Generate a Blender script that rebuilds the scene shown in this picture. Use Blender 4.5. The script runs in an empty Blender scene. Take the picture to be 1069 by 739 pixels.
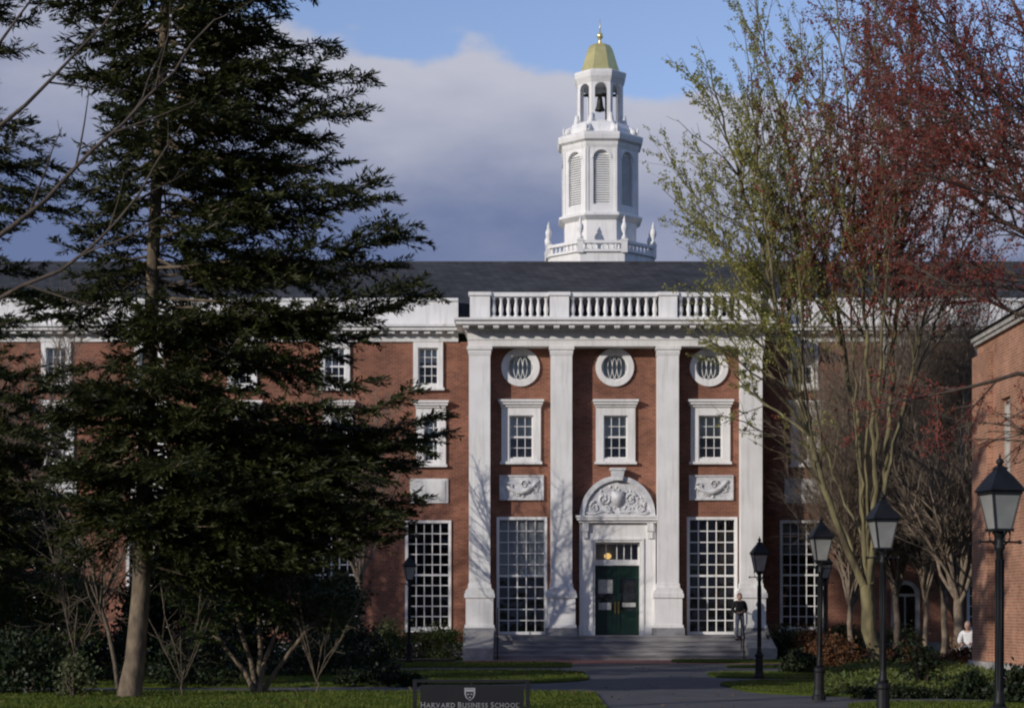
import bpy, bmesh, math, random
import numpy as np
from mathutils import Vector, Matrix, Quaternion

# ---------------------------------------------------------------- camera, sky, sun, exposure
S = bpy.context.scene
COL = S.collection
F = 2000.0            # focal length in photo pixels (photo is 1069 wide)
CX, HOR = 534.5, 634.0   # optical axis column, horizon row
CAMZ = 1.78
def X(u, Y): return (u - CX) * Y / F
def Z(v, Y): return CAMZ + (HOR - v) * Y / F
def GY(v): return F * CAMZ / (v - HOR)          # depth of a ground point

cam = bpy.data.cameras.new('camera')
camo = bpy.data.objects.new('camera', cam); COL.objects.link(camo)
camo.location = (0, 0, CAMZ); camo.rotation_euler = (math.radians(90), 0, 0)
cam.sensor_width = 36.0; cam.sensor_fit = 'HORIZONTAL'
cam.lens = F / 1069 * 36.0
cam.shift_y = (HOR - 369.5) / 1069
cam.clip_start = 0.5; cam.clip_end = 6000
S.camera = camo

SUN_AZ, SUN_EL = math.radians(50), math.radians(17.5)   # to the left of and behind the camera
to_sun = Vector((-math.sin(SUN_AZ) * math.cos(SUN_EL), -math.cos(SUN_AZ) * math.cos(SUN_EL), math.sin(SUN_EL)))
sl = bpy.data.lights.new('sun', 'SUN'); sl.energy = 3.3; sl.angle = math.radians(0.55); sl.color = (1.0, 0.93, 0.85)
so = bpy.data.objects.new('sun', sl); COL.objects.link(so)
so.rotation_euler = (-to_sun).to_track_quat('-Z', 'Y').to_euler(); so.location = to_sun * 200

W = bpy.data.worlds.new('World'); S.world = W; W.use_nodes = True
def build_world():
    nt = W.node_tree; N = nt.nodes; L = nt.links
    for n in list(N): N.remove(n)
    out = N.new('ShaderNodeOutputWorld')
    sky = N.new('ShaderNodeTexSky'); sky.sky_type = 'NISHITA'; sky.sun_disc = False
    sky.sun_elevation = SUN_EL; sky.sun_rotation = math.radians(180) + SUN_AZ
    sky.air_density = 1.0; sky.dust_density = 0.4; sky.ozone_density = 1.6
    tc = N.new('ShaderNodeTexCoord')
    def math_(op, a, b=None, c=None, clamp=False):
        m = N.new('ShaderNodeMath'); m.operation = op; m.use_clamp = clamp
        for i, q in enumerate((a, b, c)):
            if q is None: continue
            if isinstance(q, (int, float)): m.inputs[i].default_value = q
            else: L.new(q, m.inputs[i])
        return m.outputs[0]
    def sstep(x, a, b):
        mr = N.new('ShaderNodeMapRange'); mr.interpolation_type = 'SMOOTHSTEP'
        L.new(x, mr.inputs[0]); mr.inputs[1].default_value = a; mr.inputs[2].default_value = b
        return mr.outputs[0]
    sep = N.new('ShaderNodeSeparateXYZ'); L.new(tc.outputs['Generated'], sep.inputs[0])
    mp = N.new('ShaderNodeMapping'); mp.inputs['Scale'].default_value = (14, 14, 24); L.new(tc.outputs['Generated'], mp.inputs[0])
    n1 = N.new('ShaderNodeTexNoise'); n1.inputs['Scale'].default_value = 1.0; n1.inputs['Detail'].default_value = 6; n1.inputs['Roughness'].default_value = 0.5
    L.new(mp.outputs[0], n1.inputs['Vector'])
    mp2 = N.new('ShaderNodeMapping'); mp2.inputs['Scale'].default_value = (5, 5, 16); mp2.inputs['Location'].default_value = (3.1, 1.7, 0.4); L.new(tc.outputs['Generated'], mp2.inputs[0])
    n2 = N.new('ShaderNodeTexNoise'); n2.inputs['Scale'].default_value = 1.0; n2.inputs['Detail'].default_value = 7; n2.inputs['Roughness'].default_value = 0.5
    L.new(mp2.outputs[0], n2.inputs['Vector'])
    el = sep.outputs['Z']
    e1 = math_('ADD', el, math_('MULTIPLY', math_('SUBTRACT', n1.outputs[0], 0.5), 0.07))
    # the bank's top sinks towards +X
    e2 = math_('ADD', e1, math_('MULTIPLY', sep.outputs['X'], 0.12))
    mask = math_('SUBTRACT', 1.0, sstep(e2, 0.269, 0.279))
    # body: slate blue low down, paler towards the sunlit top
    hi = sstep(e2, 0.165, 0.275)
    patch = math_('ADD', math_('MULTIPLY', hi, 0.85), math_('MULTIPLY', math_('SUBTRACT', n2.outputs[0], 0.5), 1.4), clamp=True)
    mix = N.new('ShaderNodeMix'); mix.data_type = 'RGBA'
    L.new(patch, mix.inputs['Factor'])
    mix.inputs['A'].default_value = (0.150, 0.200, 0.370, 1)
    mix.inputs['B'].default_value = (0.55, 0.565, 0.665, 1)
    b1 = N.new('ShaderNodeBackground'); b1.inputs['Strength'].default_value = 0.14
    tint = N.new('ShaderNodeMix'); tint.data_type = 'RGBA'; tint.blend_type = 'MULTIPLY'; tint.inputs['Factor'].default_value = 1.0
    L.new(sky.outputs[0], tint.inputs['A']); tint.inputs['B'].default_value = (1.08, 1.0, 1.16, 1)
    L.new(tint.outputs['Result'], b1.inputs['Color'])
    b2 = N.new('ShaderNodeBackground'); b2.inputs['Strength'].default_value = 0.92
    L.new(mix.outputs['Result'], b2.inputs['Color'])
    ms = N.new('ShaderNodeMixShader'); L.new(mask, ms.inputs[0]); L.new(b1.outputs[0], ms.inputs[1]); L.new(b2.outputs[0], ms.inputs[2])
    L.new(ms.outputs[0], out.inputs['Surface'])
build_world()
S.view_settings.view_transform = 'Standard'; S.view_settings.look = 'None'
S.view_settings.exposure = 0.0; S.view_settings.gamma = 1.0; S.view_settings.use_curve_mapping = False
S.render.engine = 'CYCLES'
S.cycles.max_bounces = 6; S.cycles.diffuse_bounces = 3; S.cycles.glossy_bounces = 3
S.cycles.transparent_max_bounces = 12; S.cycles.transmission_bounces = 4
S.cycles.filter_width = 2.2        # the photograph is a little soft

# ---------------------------------------------------------------- materials
def nodemat(name):
    m = bpy.data.materials.new(name); m.use_nodes = True
    nt = m.node_tree
    for n in list(nt.nodes): nt.nodes.remove(n)
    out = nt.nodes.new('ShaderNodeOutputMaterial')
    return m, nt, nt.nodes, nt.links, out
def rgba(c): return (c[0], c[1], c[2], 1.0)
def solid(name, c1, c2=None, scale=3.0, rough=0.6, bump=0.0, bscale=None, metal=0.0, spec=0.4, stretch=(1, 1, 1), detail=6, contrast=(0.35, 0.65)):
    m, nt, N, L, out = nodemat(name)
    p = N.new('ShaderNodeBsdfPrincipled'); L.new(p.outputs[0], out.inputs['Surface'])
    p.inputs['Roughness'].default_value = rough; p.inputs['Metallic'].default_value = metal
    p.inputs['Specular IOR Level'].default_value = spec
    tc = N.new('ShaderNodeTexCoord'); mp = N.new('ShaderNodeMapping'); mp.inputs['Scale'].default_value = stretch
    L.new(tc.outputs['Object'], mp.inputs[0])
    if c2 is None: c2 = tuple(x * 0.88 for x in c1)
    n = N.new('ShaderNodeTexNoise'); n.inputs['Scale'].default_value = scale; n.inputs['Detail'].default_value = detail
    L.new(mp.outputs[0], n.inputs['Vector'])
    r = N.new('ShaderNodeValToRGB'); r.color_ramp.elements[0].position = contrast[0]; r.color_ramp.elements[1].position = contrast[1]
    r.color_ramp.elements[0].color = rgba(c2); r.color_ramp.elements[1].color = rgba(c1)
    L.new(n.outputs[0], r.inputs[0]); L.new(r.outputs[0], p.inputs['Base Color'])
    if bump:
        n2 = N.new('ShaderNodeTexNoise'); n2.inputs['Scale'].default_value = bscale or scale * 4; n2.inputs['Detail'].default_value = 5
        L.new(mp.outputs[0], n2.inputs['Vector'])
        b = N.new('ShaderNodeBump'); b.inputs['Strength'].default_value = bump; b.inputs['Distance'].default_value = 0.03
        L.new(n2.outputs[0], b.inputs['Height']); L.new(b.outputs[0], p.inputs['Normal'])
    return m
def weathered(name, c1, c2, streak=0.35):
    m = solid(name, c1, c2, 1.3, 0.6, 0.08, 30); nt = m.node_tree; N, L = nt.nodes, nt.links
    p = [n for n in N if n.type == 'BSDF_PRINCIPLED'][0]; src = p.inputs['Base Color'].links[0].from_socket
    tc = N.new('ShaderNodeTexCoord'); mp = N.new('ShaderNodeMapping'); mp.inputs['Scale'].default_value = (7, 7, 0.55); L.new(tc.outputs['Object'], mp.inputs[0])
    n = N.new('ShaderNodeTexNoise'); n.inputs['Scale'].default_value = 1.0; n.inputs['Detail'].default_value = 8; n.inputs['Roughness'].default_value = 0.65; L.new(mp.outputs[0], n.inputs['Vector'])
    mr = N.new('ShaderNodeMapRange'); mr.inputs[1].default_value = 0.50; mr.inputs[2].default_value = 0.78; mr.inputs[3].default_value = 0.0; mr.inputs[4].default_value = streak; L.new(n.outputs[0], mr.inputs[0])
    mx = N.new('ShaderNodeMix'); mx.data_type = 'RGBA'; L.new(mr.outputs[0], mx.inputs['Factor']); L.new(src, mx.inputs['A']); mx.inputs['B'].default_value = (0.33, 0.31, 0.27, 1); L.new(mx.outputs['Result'], p.inputs['Base Color'])
    return m
def brick(name, ca, cb, mortar, bw=0.215, rh=0.075, ms=0.010):
    m, nt, N, L, out = nodemat(name)
    p = N.new('ShaderNodeBsdfPrincipled'); L.new(p.outputs[0], out.inputs['Surface'])
    p.inputs['Roughness'].default_value = 0.85; p.inputs['Specular IOR Level'].default_value = 0.25
    tc = N.new('ShaderNodeTexCoord'); sx = N.new('ShaderNodeSeparateXYZ'); L.new(tc.outputs['Object'], sx.inputs[0])
    ad = N.new('ShaderNodeMath'); ad.operation = 'ADD'; L.new(sx.outputs[0], ad.inputs[0]); L.new(sx.outputs[1], ad.inputs[1])
    cb_ = N.new('ShaderNodeCombineXYZ'); L.new(ad.outputs[0], cb_.inputs[0]); L.new(sx.outputs[2], cb_.inputs[1])
    br = N.new('ShaderNodeTexBrick'); L.new(cb_.outputs[0], br.inputs['Vector'])
    br.inputs['Color1'].default_value = rgba(ca); br.inputs['Color2'].default_value = rgba(cb); br.inputs['Mortar'].default_value = rgba(mortar)
    br.inputs['Scale'].default_value = 1.0; br.inputs['Mortar Size'].default_value = ms
    br.inputs['Brick Width'].default_value = bw; br.inputs['Row Height'].default_value = rh; br.inputs['Bias'].default_value = -0.1
    n = N.new('ShaderNodeTexNoise'); n.inputs['Scale'].default_value = 0.9; n.inputs['Detail'].default_value = 8; n.inputs['Roughness'].default_value = 0.65
    L.new(tc.outputs['Object'], n.inputs['Vector'])
    mr = N.new('ShaderNodeMapRange'); mr.inputs[1].default_value = 0.3; mr.inputs[2].default_value = 0.7; mr.inputs[3].default_value = 0.62; mr.inputs[4].default_value = 1.28
    L.new(n.outputs[0], mr.inputs[0])
    mx = N.new('ShaderNodeMix'); mx.data_type = 'RGBA'; mx.blend_type = 'MULTIPLY'; mx.inputs['Factor'].default_value = 1.0
    L.new(br.outputs[0], mx.inputs['A']); L.new(mr.outputs[0], mx.inputs['B']); L.new(mx.outputs['Result'], p.inputs['Base Color'])
    bp = N.new('ShaderNodeBump'); bp.invert = True; bp.inputs['Strength'].default_value = 0.35; bp.inputs['Distance'].default_value = 0.01
    L.new(br.outputs['Fac'], bp.inputs['Height']); L.new(bp.outputs[0], p.inputs['Normal'])
    return m
def foliage(name, c1, c2, scale=2.5, trans=0.3, rough=0.55):
    m, nt, N, L, out = nodemat(name)
    tc = N.new('ShaderNodeTexCoord')
    n = N.new('ShaderNodeTexNoise'); n.inputs['Scale'].default_value = scale; n.inputs['Detail'].default_value = 8; n.inputs['Roughness'].default_value = 0.75
    L.new(tc.outputs['Object'], n.inputs['Vector'])
    r = N.new('ShaderNodeValToRGB'); r.color_ramp.elements[0].position = 0.36; r.color_ramp.elements[1].position = 0.64
    r.color_ramp.elements[0].color = rgba(c1); r.color_ramp.elements[1].color = rgba(c2)
    L.new(n.outputs[0], r.inputs[0])
    p = N.new('ShaderNodeBsdfPrincipled'); p.inputs['Roughness'].default_value = rough; p.inputs['Specular IOR Level'].default_value = 0.25
    L.new(r.outputs[0], p.inputs['Base Color'])
    t = N.new('ShaderNodeBsdfTranslucent'); L.new(r.outputs[0], t.inputs['Color'])
    ms = N.new('ShaderNodeMixShader'); ms.inputs[0].default_value = trans
    L.new(p.outputs[0], ms.inputs[1]); L.new(t.outputs[0], ms.inputs[2]); L.new(ms.outputs[0], out.inputs['Surface'])
    return m
def glass(name, tint=(0.55, 0.6, 0.62), wavy=0.04):
    m, nt, N, L, out = nodemat(name)
    tr = N.new('ShaderNodeBsdfTransparent'); tr.inputs[0].default_value = rgba(tint)
    gl = N.new('ShaderNodeBsdfGlossy'); gl.inputs['Roughness'].default_value = 0.03
    fr = N.new('ShaderNodeFresnel'); fr.inputs['IOR'].default_value = 1.55
    tc = N.new('ShaderNodeTexCoord'); n = N.new('ShaderNodeTexNoise'); n.inputs['Scale'].default_value = 1.6; L.new(tc.outputs['Object'], n.inputs['Vector'])
    b = N.new('ShaderNodeBump'); b.inputs['Strength'].default_value = wavy * 4; b.inputs['Distance'].default_value = 0.1
    L.new(n.outputs[0], b.inputs['Height']); L.new(b.outputs[0], gl.inputs['Normal'])
    ms = N.new('ShaderNodeMixShader'); L.new(fr.outputs[0], ms.inputs[0]); L.new(tr.outputs[0], ms.inputs[1]); L.new(gl.outputs[0], ms.inputs[2])
    L.new(ms.outputs[0], out.inputs['Surface'])
    return m
def emit(name, c, s):
    m, nt, N, L, out = nodemat(name)
    e = N.new('ShaderNodeEmission'); e.inputs[0].default_value = rgba(c); e.inputs[1].default_value = s; L.new(e.outputs[0], out.inputs['Surface'])
    return m
def grassmat(name, c1, c2, c3):
    m, nt, N, L, out = nodemat(name)
    p = N.new('ShaderNodeBsdfPrincipled'); L.new(p.outputs[0], out.inputs['Surface']); p.inputs['Roughness'].default_value = 0.9; p.inputs['Specular IOR Level'].default_value = 0.1
    tc = N.new('ShaderNodeTexCoord')
    n = N.new('ShaderNodeTexNoise'); n.inputs['Scale'].default_value = 0.8; n.inputs['Detail'].default_value = 4; L.new(tc.outputs['Object'], n.inputs['Vector'])
    f = N.new('ShaderNodeTexNoise'); f.inputs['Scale'].default_value = 22; f.inputs['Detail'].default_value = 6; f.inputs['Roughness'].default_value = 0.8; L.new(tc.outputs['Object'], f.inputs['Vector'])
    r = N.new('ShaderNodeValToRGB'); r.color_ramp.elements[0].position = 0.35; r.color_ramp.elements[1].position = 0.68
    r.color_ramp.elements[0].color = rgba(c1); r.color_ramp.elements[1].color = rgba(c2); L.new(n.outputs[0], r.inputs[0])
    r2 = N.new('ShaderNodeValToRGB'); r2.color_ramp.elements[0].position = 0.38; r2.color_ramp.elements[1].position = 0.62; r2.color_ramp.elements[0].color = (0.55, 0.55, 0.55, 1); r2.color_ramp.elements[1].color = (1.25, 1.2, 1.1, 1)
    L.new(f.outputs[0], r2.inputs[0])
    mx = N.new('ShaderNodeMix'); mx.data_type = 'RGBA'; mx.blend_type = 'MULTIPLY'; mx.inputs['Factor'].default_value = 1.0
    L.new(r.outputs[0], mx.inputs['A']); L.new(r2.outputs[0], mx.inputs['B']); L.new(mx.outputs['Result'], p.inputs['Base Color'])
    b = N.new('ShaderNodeBump'); b.inputs['Strength'].default_value = 0.9; b.inputs['Distance'].default_value = 0.05; L.new(f.outputs[0], b.inputs['Height']); L.new(b.outputs[0], p.inputs['Normal'])
    return m

M = {}
M['white'] = weathered('white_paint', (0.79, 0.78, 0.76), (0.70, 0.69, 0.67), 0.5)
M['white2'] = weathered('white_paint_weathered', (0.72, 0.72, 0.70), (0.58, 0.58, 0.57), 0.8)
M['marble'] = solid('carved_marble', (0.66, 0.66, 0.66), (0.46, 0.46, 0.47), 5, 0.6, 0.3, 25)
M['brick'] = brick('red_brick', (0.275, 0.108, 0.063), (0.165, 0.060, 0.039), (0.25, 0.155, 0.115))
M['brick2'] = brick('orange_brick', (0.36, 0.165, 0.095), (0.25, 0.105, 0.060), (0.38, 0.27, 0.20))
M['brickpave'] = brick('brick_paving', (0.42, 0.10, 0.075), (0.32, 0.08, 0.06), (0.26, 0.11, 0.09))
M['slate'] = brick('slate', (0.070, 0.070, 0.073), (0.038, 0.038, 0.041), (0.022, 0.022, 0.024), 0.34, 0.085, 0.012)
M['gap_shade'] = solid('painted_gap_shade', (0.014, 0.014, 0.016), (0.009, 0.009, 0.010), 3, 0.8)  # near-black colour standing in for shade behind the portico balusters
M['stone'] = solid('granite', (0.27, 0.27, 0.28), (0.16, 0.155, 0.16), 3, 0.8, 0.4, 14)
M['step'] = solid('step_granite', (0.30, 0.29, 0.29), (0.17, 0.165, 0.165), 2.5, 0.8, 0.5, 10, stretch=(0.5, 1, 4))
M['plinthstone'] = solid('pale_stone', (0.40, 0.38, 0.35), (0.28, 0.27, 0.25), 4, 0.8, 0.3)
M['glass'] = glass('window_glass', (0.95, 0.96, 0.96))
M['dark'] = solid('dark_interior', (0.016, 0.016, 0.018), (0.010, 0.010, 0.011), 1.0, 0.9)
M['blind'] = solid('blind', (0.72, 0.75, 0.69), (0.60, 0.63, 0.58), 2, 0.8)
M['blind2'] = solid('grey_shade', (0.20, 0.21, 0.21), (0.15, 0.16, 0.16), 2, 0.8)
M['green'] = solid('green_door_paint', (0.0025, 0.022, 0.014), (0.002, 0.015, 0.010), 3, 0.4)
M['paper'] = solid('paper', (0.42, 0.42, 0.40), (0.30, 0.30, 0.29), 8, 0.7)
M['brass'] = solid('brass', (0.45, 0.33, 0.12), (0.36, 0.26, 0.09), 9, 0.35, metal=1.0)
M['gold'] = solid('gilded_copper', (0.95, 0.80, 0.33), (0.82, 0.68, 0.27), 3, 0.30, metal=0.7, bump=0.05)
M['louver'] = solid('louvre_grey', (0.78, 0.78, 0.76), (0.70, 0.70, 0.69), 3, 0.7)
M['bronze'] = solid('bell_bronze', (0.05, 0.045, 0.035), (0.03, 0.03, 0.025), 4, 0.4, metal=0.6)
M['iron'] = solid('black_iron', (0.010, 0.011, 0.012), (0.006, 0.006, 0.007), 6, 0.55, spec=0.3)
M['opal'] = solid('opal_glass', (0.28, 0.28, 0.26), (0.20, 0.20, 0.19), 3, 0.35)
M['signpanel'] = solid('sign_black', (0.008, 0.008, 0.009), (0.006, 0.006, 0.007), 3, 0.5)
M['signwhite'] = solid('sign_lettering', (0.30, 0.30, 0.30), (0.24, 0.24, 0.24), 3, 0.6)
M['glow'] = emit('lit_lamp', (1.0, 0.62, 0.20), 0.9)
M['bark'] = solid('grey_bark', (0.30, 0.245, 0.16), (0.17, 0.135, 0.09), 6, 0.9, 0.9, 14, stretch=(1, 1, 0.35))
M['bark_c'] = solid('conifer_bark', (0.19, 0.145, 0.095), (0.085, 0.065, 0.045), 6, 0.9, 0.8, 10, stretch=(1, 1, 0.5))
M['bark_y'] = solid('lichen_bark', (0.20, 0.175, 0.085), (0.075, 0.060, 0.034), 3.5, 0.9, 0.9, 14, stretch=(1, 1, 0.4))
M['bark_d'] = solid('dark_bark', (0.10, 0.075, 0.055), (0.055, 0.042, 0.032), 6, 0.9, 0.7, 14)
M['brush'] = solid('brush_twig', (0.15, 0.12, 0.085), (0.07, 0.055, 0.04), 6, 0.9)
M['twig'] = solid('pale_twig', (0.25, 0.195, 0.14), (0.13, 0.10, 0.075), 6, 0.9)
M['needle'] = foliage('conifer_needles', (0.012, 0.018, 0.006), (0.062, 0.070, 0.018), 1.8, 0.18)
M['needle_l'] = foliage('yew_needles', (0.018, 0.036, 0.010), (0.060, 0.085, 0.020), 2.2, 0.2)
M['leaf_g'] = foliage('spring_leaf', (0.24, 0.245, 0.055), (0.46, 0.44, 0.14), 1.1, 0.52)
M['leaf_r'] = foliage('red_bud', (0.17, 0.048, 0.038), (0.38, 0.095, 0.068), 1.3, 0.5)
M['hedge'] = foliage('hedge_leaf', (0.022, 0.042, 0.010), (0.065, 0.090, 0.020), 3, 0.25)
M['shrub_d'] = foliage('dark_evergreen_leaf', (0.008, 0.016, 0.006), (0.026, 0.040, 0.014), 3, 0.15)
M['shrub_o'] = foliage('olive_leaf', (0.05, 0.06, 0.022), (0.13, 0.145, 0.065), 3, 0.25)
M['shrub_r'] = foliage('rust_leaf', (0.070, 0.028, 0.012), (0.155, 0.072, 0.028), 3, 0.25)
M['cover'] = foliage('groundcover_leaf', (0.045, 0.075, 0.018), (0.14, 0.165, 0.045), 2, 0.3)
M['lawn'] = grassmat('lawn_grass', (0.040, 0.068, 0.010), (0.095, 0.125, 0.018), None)
M['blade'] = foliage('grass_blade', (0.045, 0.080, 0.010), (0.135, 0.165, 0.022), 1.2, 0.35)
M['litter'] = foliage('dead_leaf', (0.10, 0.055, 0.025), (0.22, 0.13, 0.06), 5, 0.2)
M['soil'] = solid('mulch', (0.045, 0.032, 0.022), (0.025, 0.018, 0.013), 8, 0.95, 0.8)
M['asphalt'] = solid('path_asphalt', (0.086, 0.087, 0.092), (0.060, 0.061, 0.065), 1.1, 0.85, 0.4, 60)
M['skin'] = solid('skin', (0.48, 0.29, 0.21), (0.40, 0.23, 0.17), 9, 0.55)
M['jacket'] = solid('black_jacket', (0.012, 0.012, 0.014), (0.008, 0.008, 0.010), 9, 0.8)
M['jeans'] = solid('grey_blue_trousers', (0.17, 0.19, 0.24), (0.12, 0.135, 0.17), 14, 0.85)
M['shirt'] = solid('white_cloth', (0.70, 0.70, 0.70), (0.55, 0.55, 0.56), 9, 0.85)
M['hair'] = solid('brown_hair', (0.10, 0.055, 0.035), (0.06, 0.034, 0.022), 18, 0.6)
M['hair2'] = solid('grey_hair', (0.30, 0.24, 0.20), (0.20, 0.16, 0.13), 18, 0.6)
M['shoe'] = solid('shoe_leather', (0.02, 0.016, 0.014), None, 5, 0.5)
M['wood'] = solid('bench_wood', (0.20, 0.13, 0.075), (0.13, 0.085, 0.05), 6, 0.7, stretch=(8, 1, 1))

# ---------------------------------------------------------------- mesh helpers
class MB:
    def __init__(s): s.v = []; s.f = []; s.smooth = False
    def add(s, vs, fs):
        b = len(s.v); s.v += [tuple(p) for p in vs]; s.f += [tuple(i + b for i in f) for f in fs]
    def box(s, x0, x1, y0, y1, z0, z1):
        s.add([(x0, y0, z0), (x1, y0, z0), (x1, y1, z0), (x0, y1, z0), (x0, y0, z1), (x1, y0, z1), (x1, y1, z1), (x0, y1, z1)],
              [(0, 3, 2, 1), (4, 5, 6, 7), (0, 1, 5, 4), (1, 2, 6, 5), (2, 3, 7, 6), (3, 0, 4, 7)]); return s
    def quad(s, a, b, c, d): s.add([a, b, c, d], [(0, 1, 2, 3)]); return s
    def prism_y(s, poly, y0, y1):            # polygon of (x,z), extruded in y
        n = len(poly)
        s.add([(x, y0, z) for x, z in poly] + [(x, y1, z) for x, z in poly],
              [tuple(range(n)), tuple(range(2 * n - 1, n - 1, -1))] + [(i, i + n, (i + 1) % n + n, (i + 1) % n) for i in range(n)]); return s
    def prism_x(s, poly, x0, x1):            # polygon of (y,z), extruded in x
        n = len(poly)
        s.add([(x0, y, z) for y, z in poly] + [(x1, y, z) for y, z in poly],
              [tuple(range(n))[::-1], tuple(range(n, 2 * n))] + [(i, (i + 1) % n, (i + 1) % n + n, i + n) for i in range(n)]); return s
    def prism_z(s, poly, z0, z1):
        n = len(poly)
        s.add([(x, y, z0) for x, y in poly] + [(x, y, z1) for x, y in poly],
              [tuple(range(n))[::-1], tuple(range(n, 2 * n))] + [(i, (i + 1) % n, (i + 1) % n + n, i + n) for i in range(n)]); return s
    def lathe(s, prof, c, seg=16, rot=0.0, cap=True):   # prof [(r,z)]
        k = 1.0; vs = []; fs = []; m = len(prof)
        for r, z in prof:
            for i in range(seg):
                a = rot + 2 * math.pi * i / seg
                vs.append((c[0] + r * math.cos(a), c[1] + r * math.sin(a), c[2] + z))
        for j in range(m - 1):
            for i in range(seg):
                i2 = (i + 1) % seg
                fs.append((j * seg + i, j * seg + i2, (j + 1) * seg + i2, (j + 1) * seg + i))
        if cap:
            fs.append(tuple(range(seg))[::-1]); fs.append(tuple((m - 1) * seg + i for i in range(seg)))
        s.add(vs, fs); return s
    def ring_y(s, cx, cz, r0, r1, y0, y1, seg=40, a0=0.0, a1=2 * math.pi):   # annulus facing -y
        full = abs(a1 - a0 - 2 * math.pi) < 1e-6
        n = seg if full else seg + 1
        vs = []
        for i in range(n):
            a = a0 + (a1 - a0) * i / seg; c, q = math.cos(a), math.sin(a)
            for r in (r0, r1):
                for y in (y0, y1): vs.append((cx + r * c, y, cz + r * q))
        fs = []
        for i in range(seg):
            j = (i + 1) % n; A, B = 4 * i, 4 * j
            fs += [(A, B, B + 2, A + 2), (A + 2, B + 2, B + 3, A + 3), (A + 3, B + 3, B + 1, A + 1), (A + 1, B + 1, B, A)]
        if not full: fs += [(0, 2, 3, 1), (4 * (n - 1), 4 * (n - 1) + 1, 4 * (n - 1) + 3, 4 * (n - 1) + 2)]
        s.add(vs, fs); return s
    def disc_y(s, cx, cz, r, y, seg=40, a0=0.0, a1=2 * math.pi):
        s.add([(cx + r * math.cos(a0 + (a1 - a0) * i / seg), y, cz + r * math.sin(a0 + (a1 - a0) * i / seg)) for i in range(seg + (0 if abs(a1 - a0 - 2 * math.pi) < 1e-6 else 1))],
              [tuple(range(seg + (0 if abs(a1 - a0 - 2 * math.pi) < 1e-6 else 1)))]); return s
    def ball(s, c, r, sc=(1, 1, 1), seg=10, rings=7):
        vs = []; fs = []
        for j in range(rings + 1):
            t = math.pi * j / rings
            for i in range(seg):
                a = 2 * math.pi * i / seg
                vs.append((c[0] + r * sc[0] * math.sin(t) * math.cos(a), c[1] + r * sc[1] * math.sin(t) * math.sin(a), c[2] + r * sc[2] * math.cos(t)))
        for j in range(rings):
            for i in range(seg):
                i2 = (i + 1) % seg; fs.append((j * seg + i, (j + 1) * seg + i, (j + 1) * seg + i2, j * seg + i2))
        s.add(vs, fs); return s
    def tube(s, pts, rad, sides=8):
        v, f = tube_arrays(pts, rad, sides); s.add(v.tolist(), f); return s

def tube_arrays(pts, rad, sides):
    P = np.array([tuple(p) for p in pts], float); n = len(P)
    R = np.array(rad if hasattr(rad, '__len__') else [rad] * n, float)
    T = np.gradient(P, axis=0); T /= np.linalg.norm(T, axis=1)[:, None] + 1e-9
    up = np.array((0.0, 0.0, 1.0)) if abs(T[0][2]) < 0.9 else np.array((1.0, 0.0, 0.0))
    A = np.cross(T, up); A /= np.linalg.norm(A, axis=1)[:, None] + 1e-9
    B = np.cross(T, A)
    th = np.linspace(0, 2 * np.pi, sides, endpoint=False)
    V = P[:, None, :] + R[:, None, None] * (np.cos(th)[None, :, None] * A[:, None, :] + np.sin(th)[None, :, None] * B[:, None, :])
    V = V.reshape(-1, 3); fs = []
    for j in range(n - 1):
        for i in range(sides):
            i2 = (i + 1) % sides
            fs.append((j * sides + i, j * sides + i2, (j + 1) * sides + i2, (j + 1) * sides + i))
    fs.append(tuple(range(sides))[::-1]); fs.append(tuple((n - 1) * sides + i for i in range(sides)))
    return V, fs

WPOS = {}
def empty(name, loc=(0, 0, 0)):
    o = bpy.data.objects.new(name, None); COL.objects.link(o); o.location = loc; o.empty_display_size = 0.3
    WPOS[o.name] = Vector(loc); return o
def wp(o): return WPOS.get(o.name, Vector((0, 0, 0))) if o else None
def link(name, me, mat, parent, origin):
    o = bpy.data.objects.new(name, me); COL.objects.link(o)
    if mat is not None: me.materials.append(mat)
    if parent is not None: o.parent = parent
    else: o.location = origin
    WPOS[o.name] = Vector(origin); return o
def obj(name, mb, mat, parent=None, origin=None, smooth=False):
    org = wp(parent) if parent is not None else Vector(origin or (0, 0, 0))
    me = bpy.data.meshes.new(name)
    me.from_pydata([(x - org.x, y - org.y, z - org.z) for x, y, z in mb.v], [], mb.f)
    bm = bmesh.new(); bm.from_mesh(me); bmesh.ops.recalc_face_normals(bm, faces=bm.faces); bm.to_mesh(me); bm.free()
    if smooth: me.polygons.foreach_set('use_smooth', [True] * len(me.polygons))
    me.update()
    return link(name, me, mat, parent, org)
def npobj(name, V, Fq, mat, parent=None, origin=None, smooth=False):    # V (n,3), Fq (m,3|4) arrays
    org = wp(parent) if parent is not None else Vector(origin or (0, 0, 0))
    V = np.asarray(V, np.float32) - np.array(org, np.float32)
    Fq = np.asarray(Fq, np.int32); k = Fq.shape[1]
    me = bpy.data.meshes.new(name)
    me.vertices.add(len(V)); me.vertices.foreach_set('co', V.ravel())
    me.loops.add(Fq.size); me.loops.foreach_set('vertex_index', Fq.ravel())
    me.polygons.add(len(Fq)); me.polygons.foreach_set('loop_start', np.arange(0, Fq.size, k, dtype=np.int32))
    me.polygons.foreach_set('loop_total', np.full(len(Fq), k, np.int32))
    if smooth: me.polygons.foreach_set('use_smooth', np.ones(len(Fq), bool))
    me.update(calc_edges=True)
    return link(name, me, mat, parent, org)
def tag(o, label=None, cat=None, group=None, kind=None):
    if label: o['label'] = label
    if cat: o['category'] = cat
    if group: o['group'] = group
    if kind: o['kind'] = kind
    return o
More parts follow.
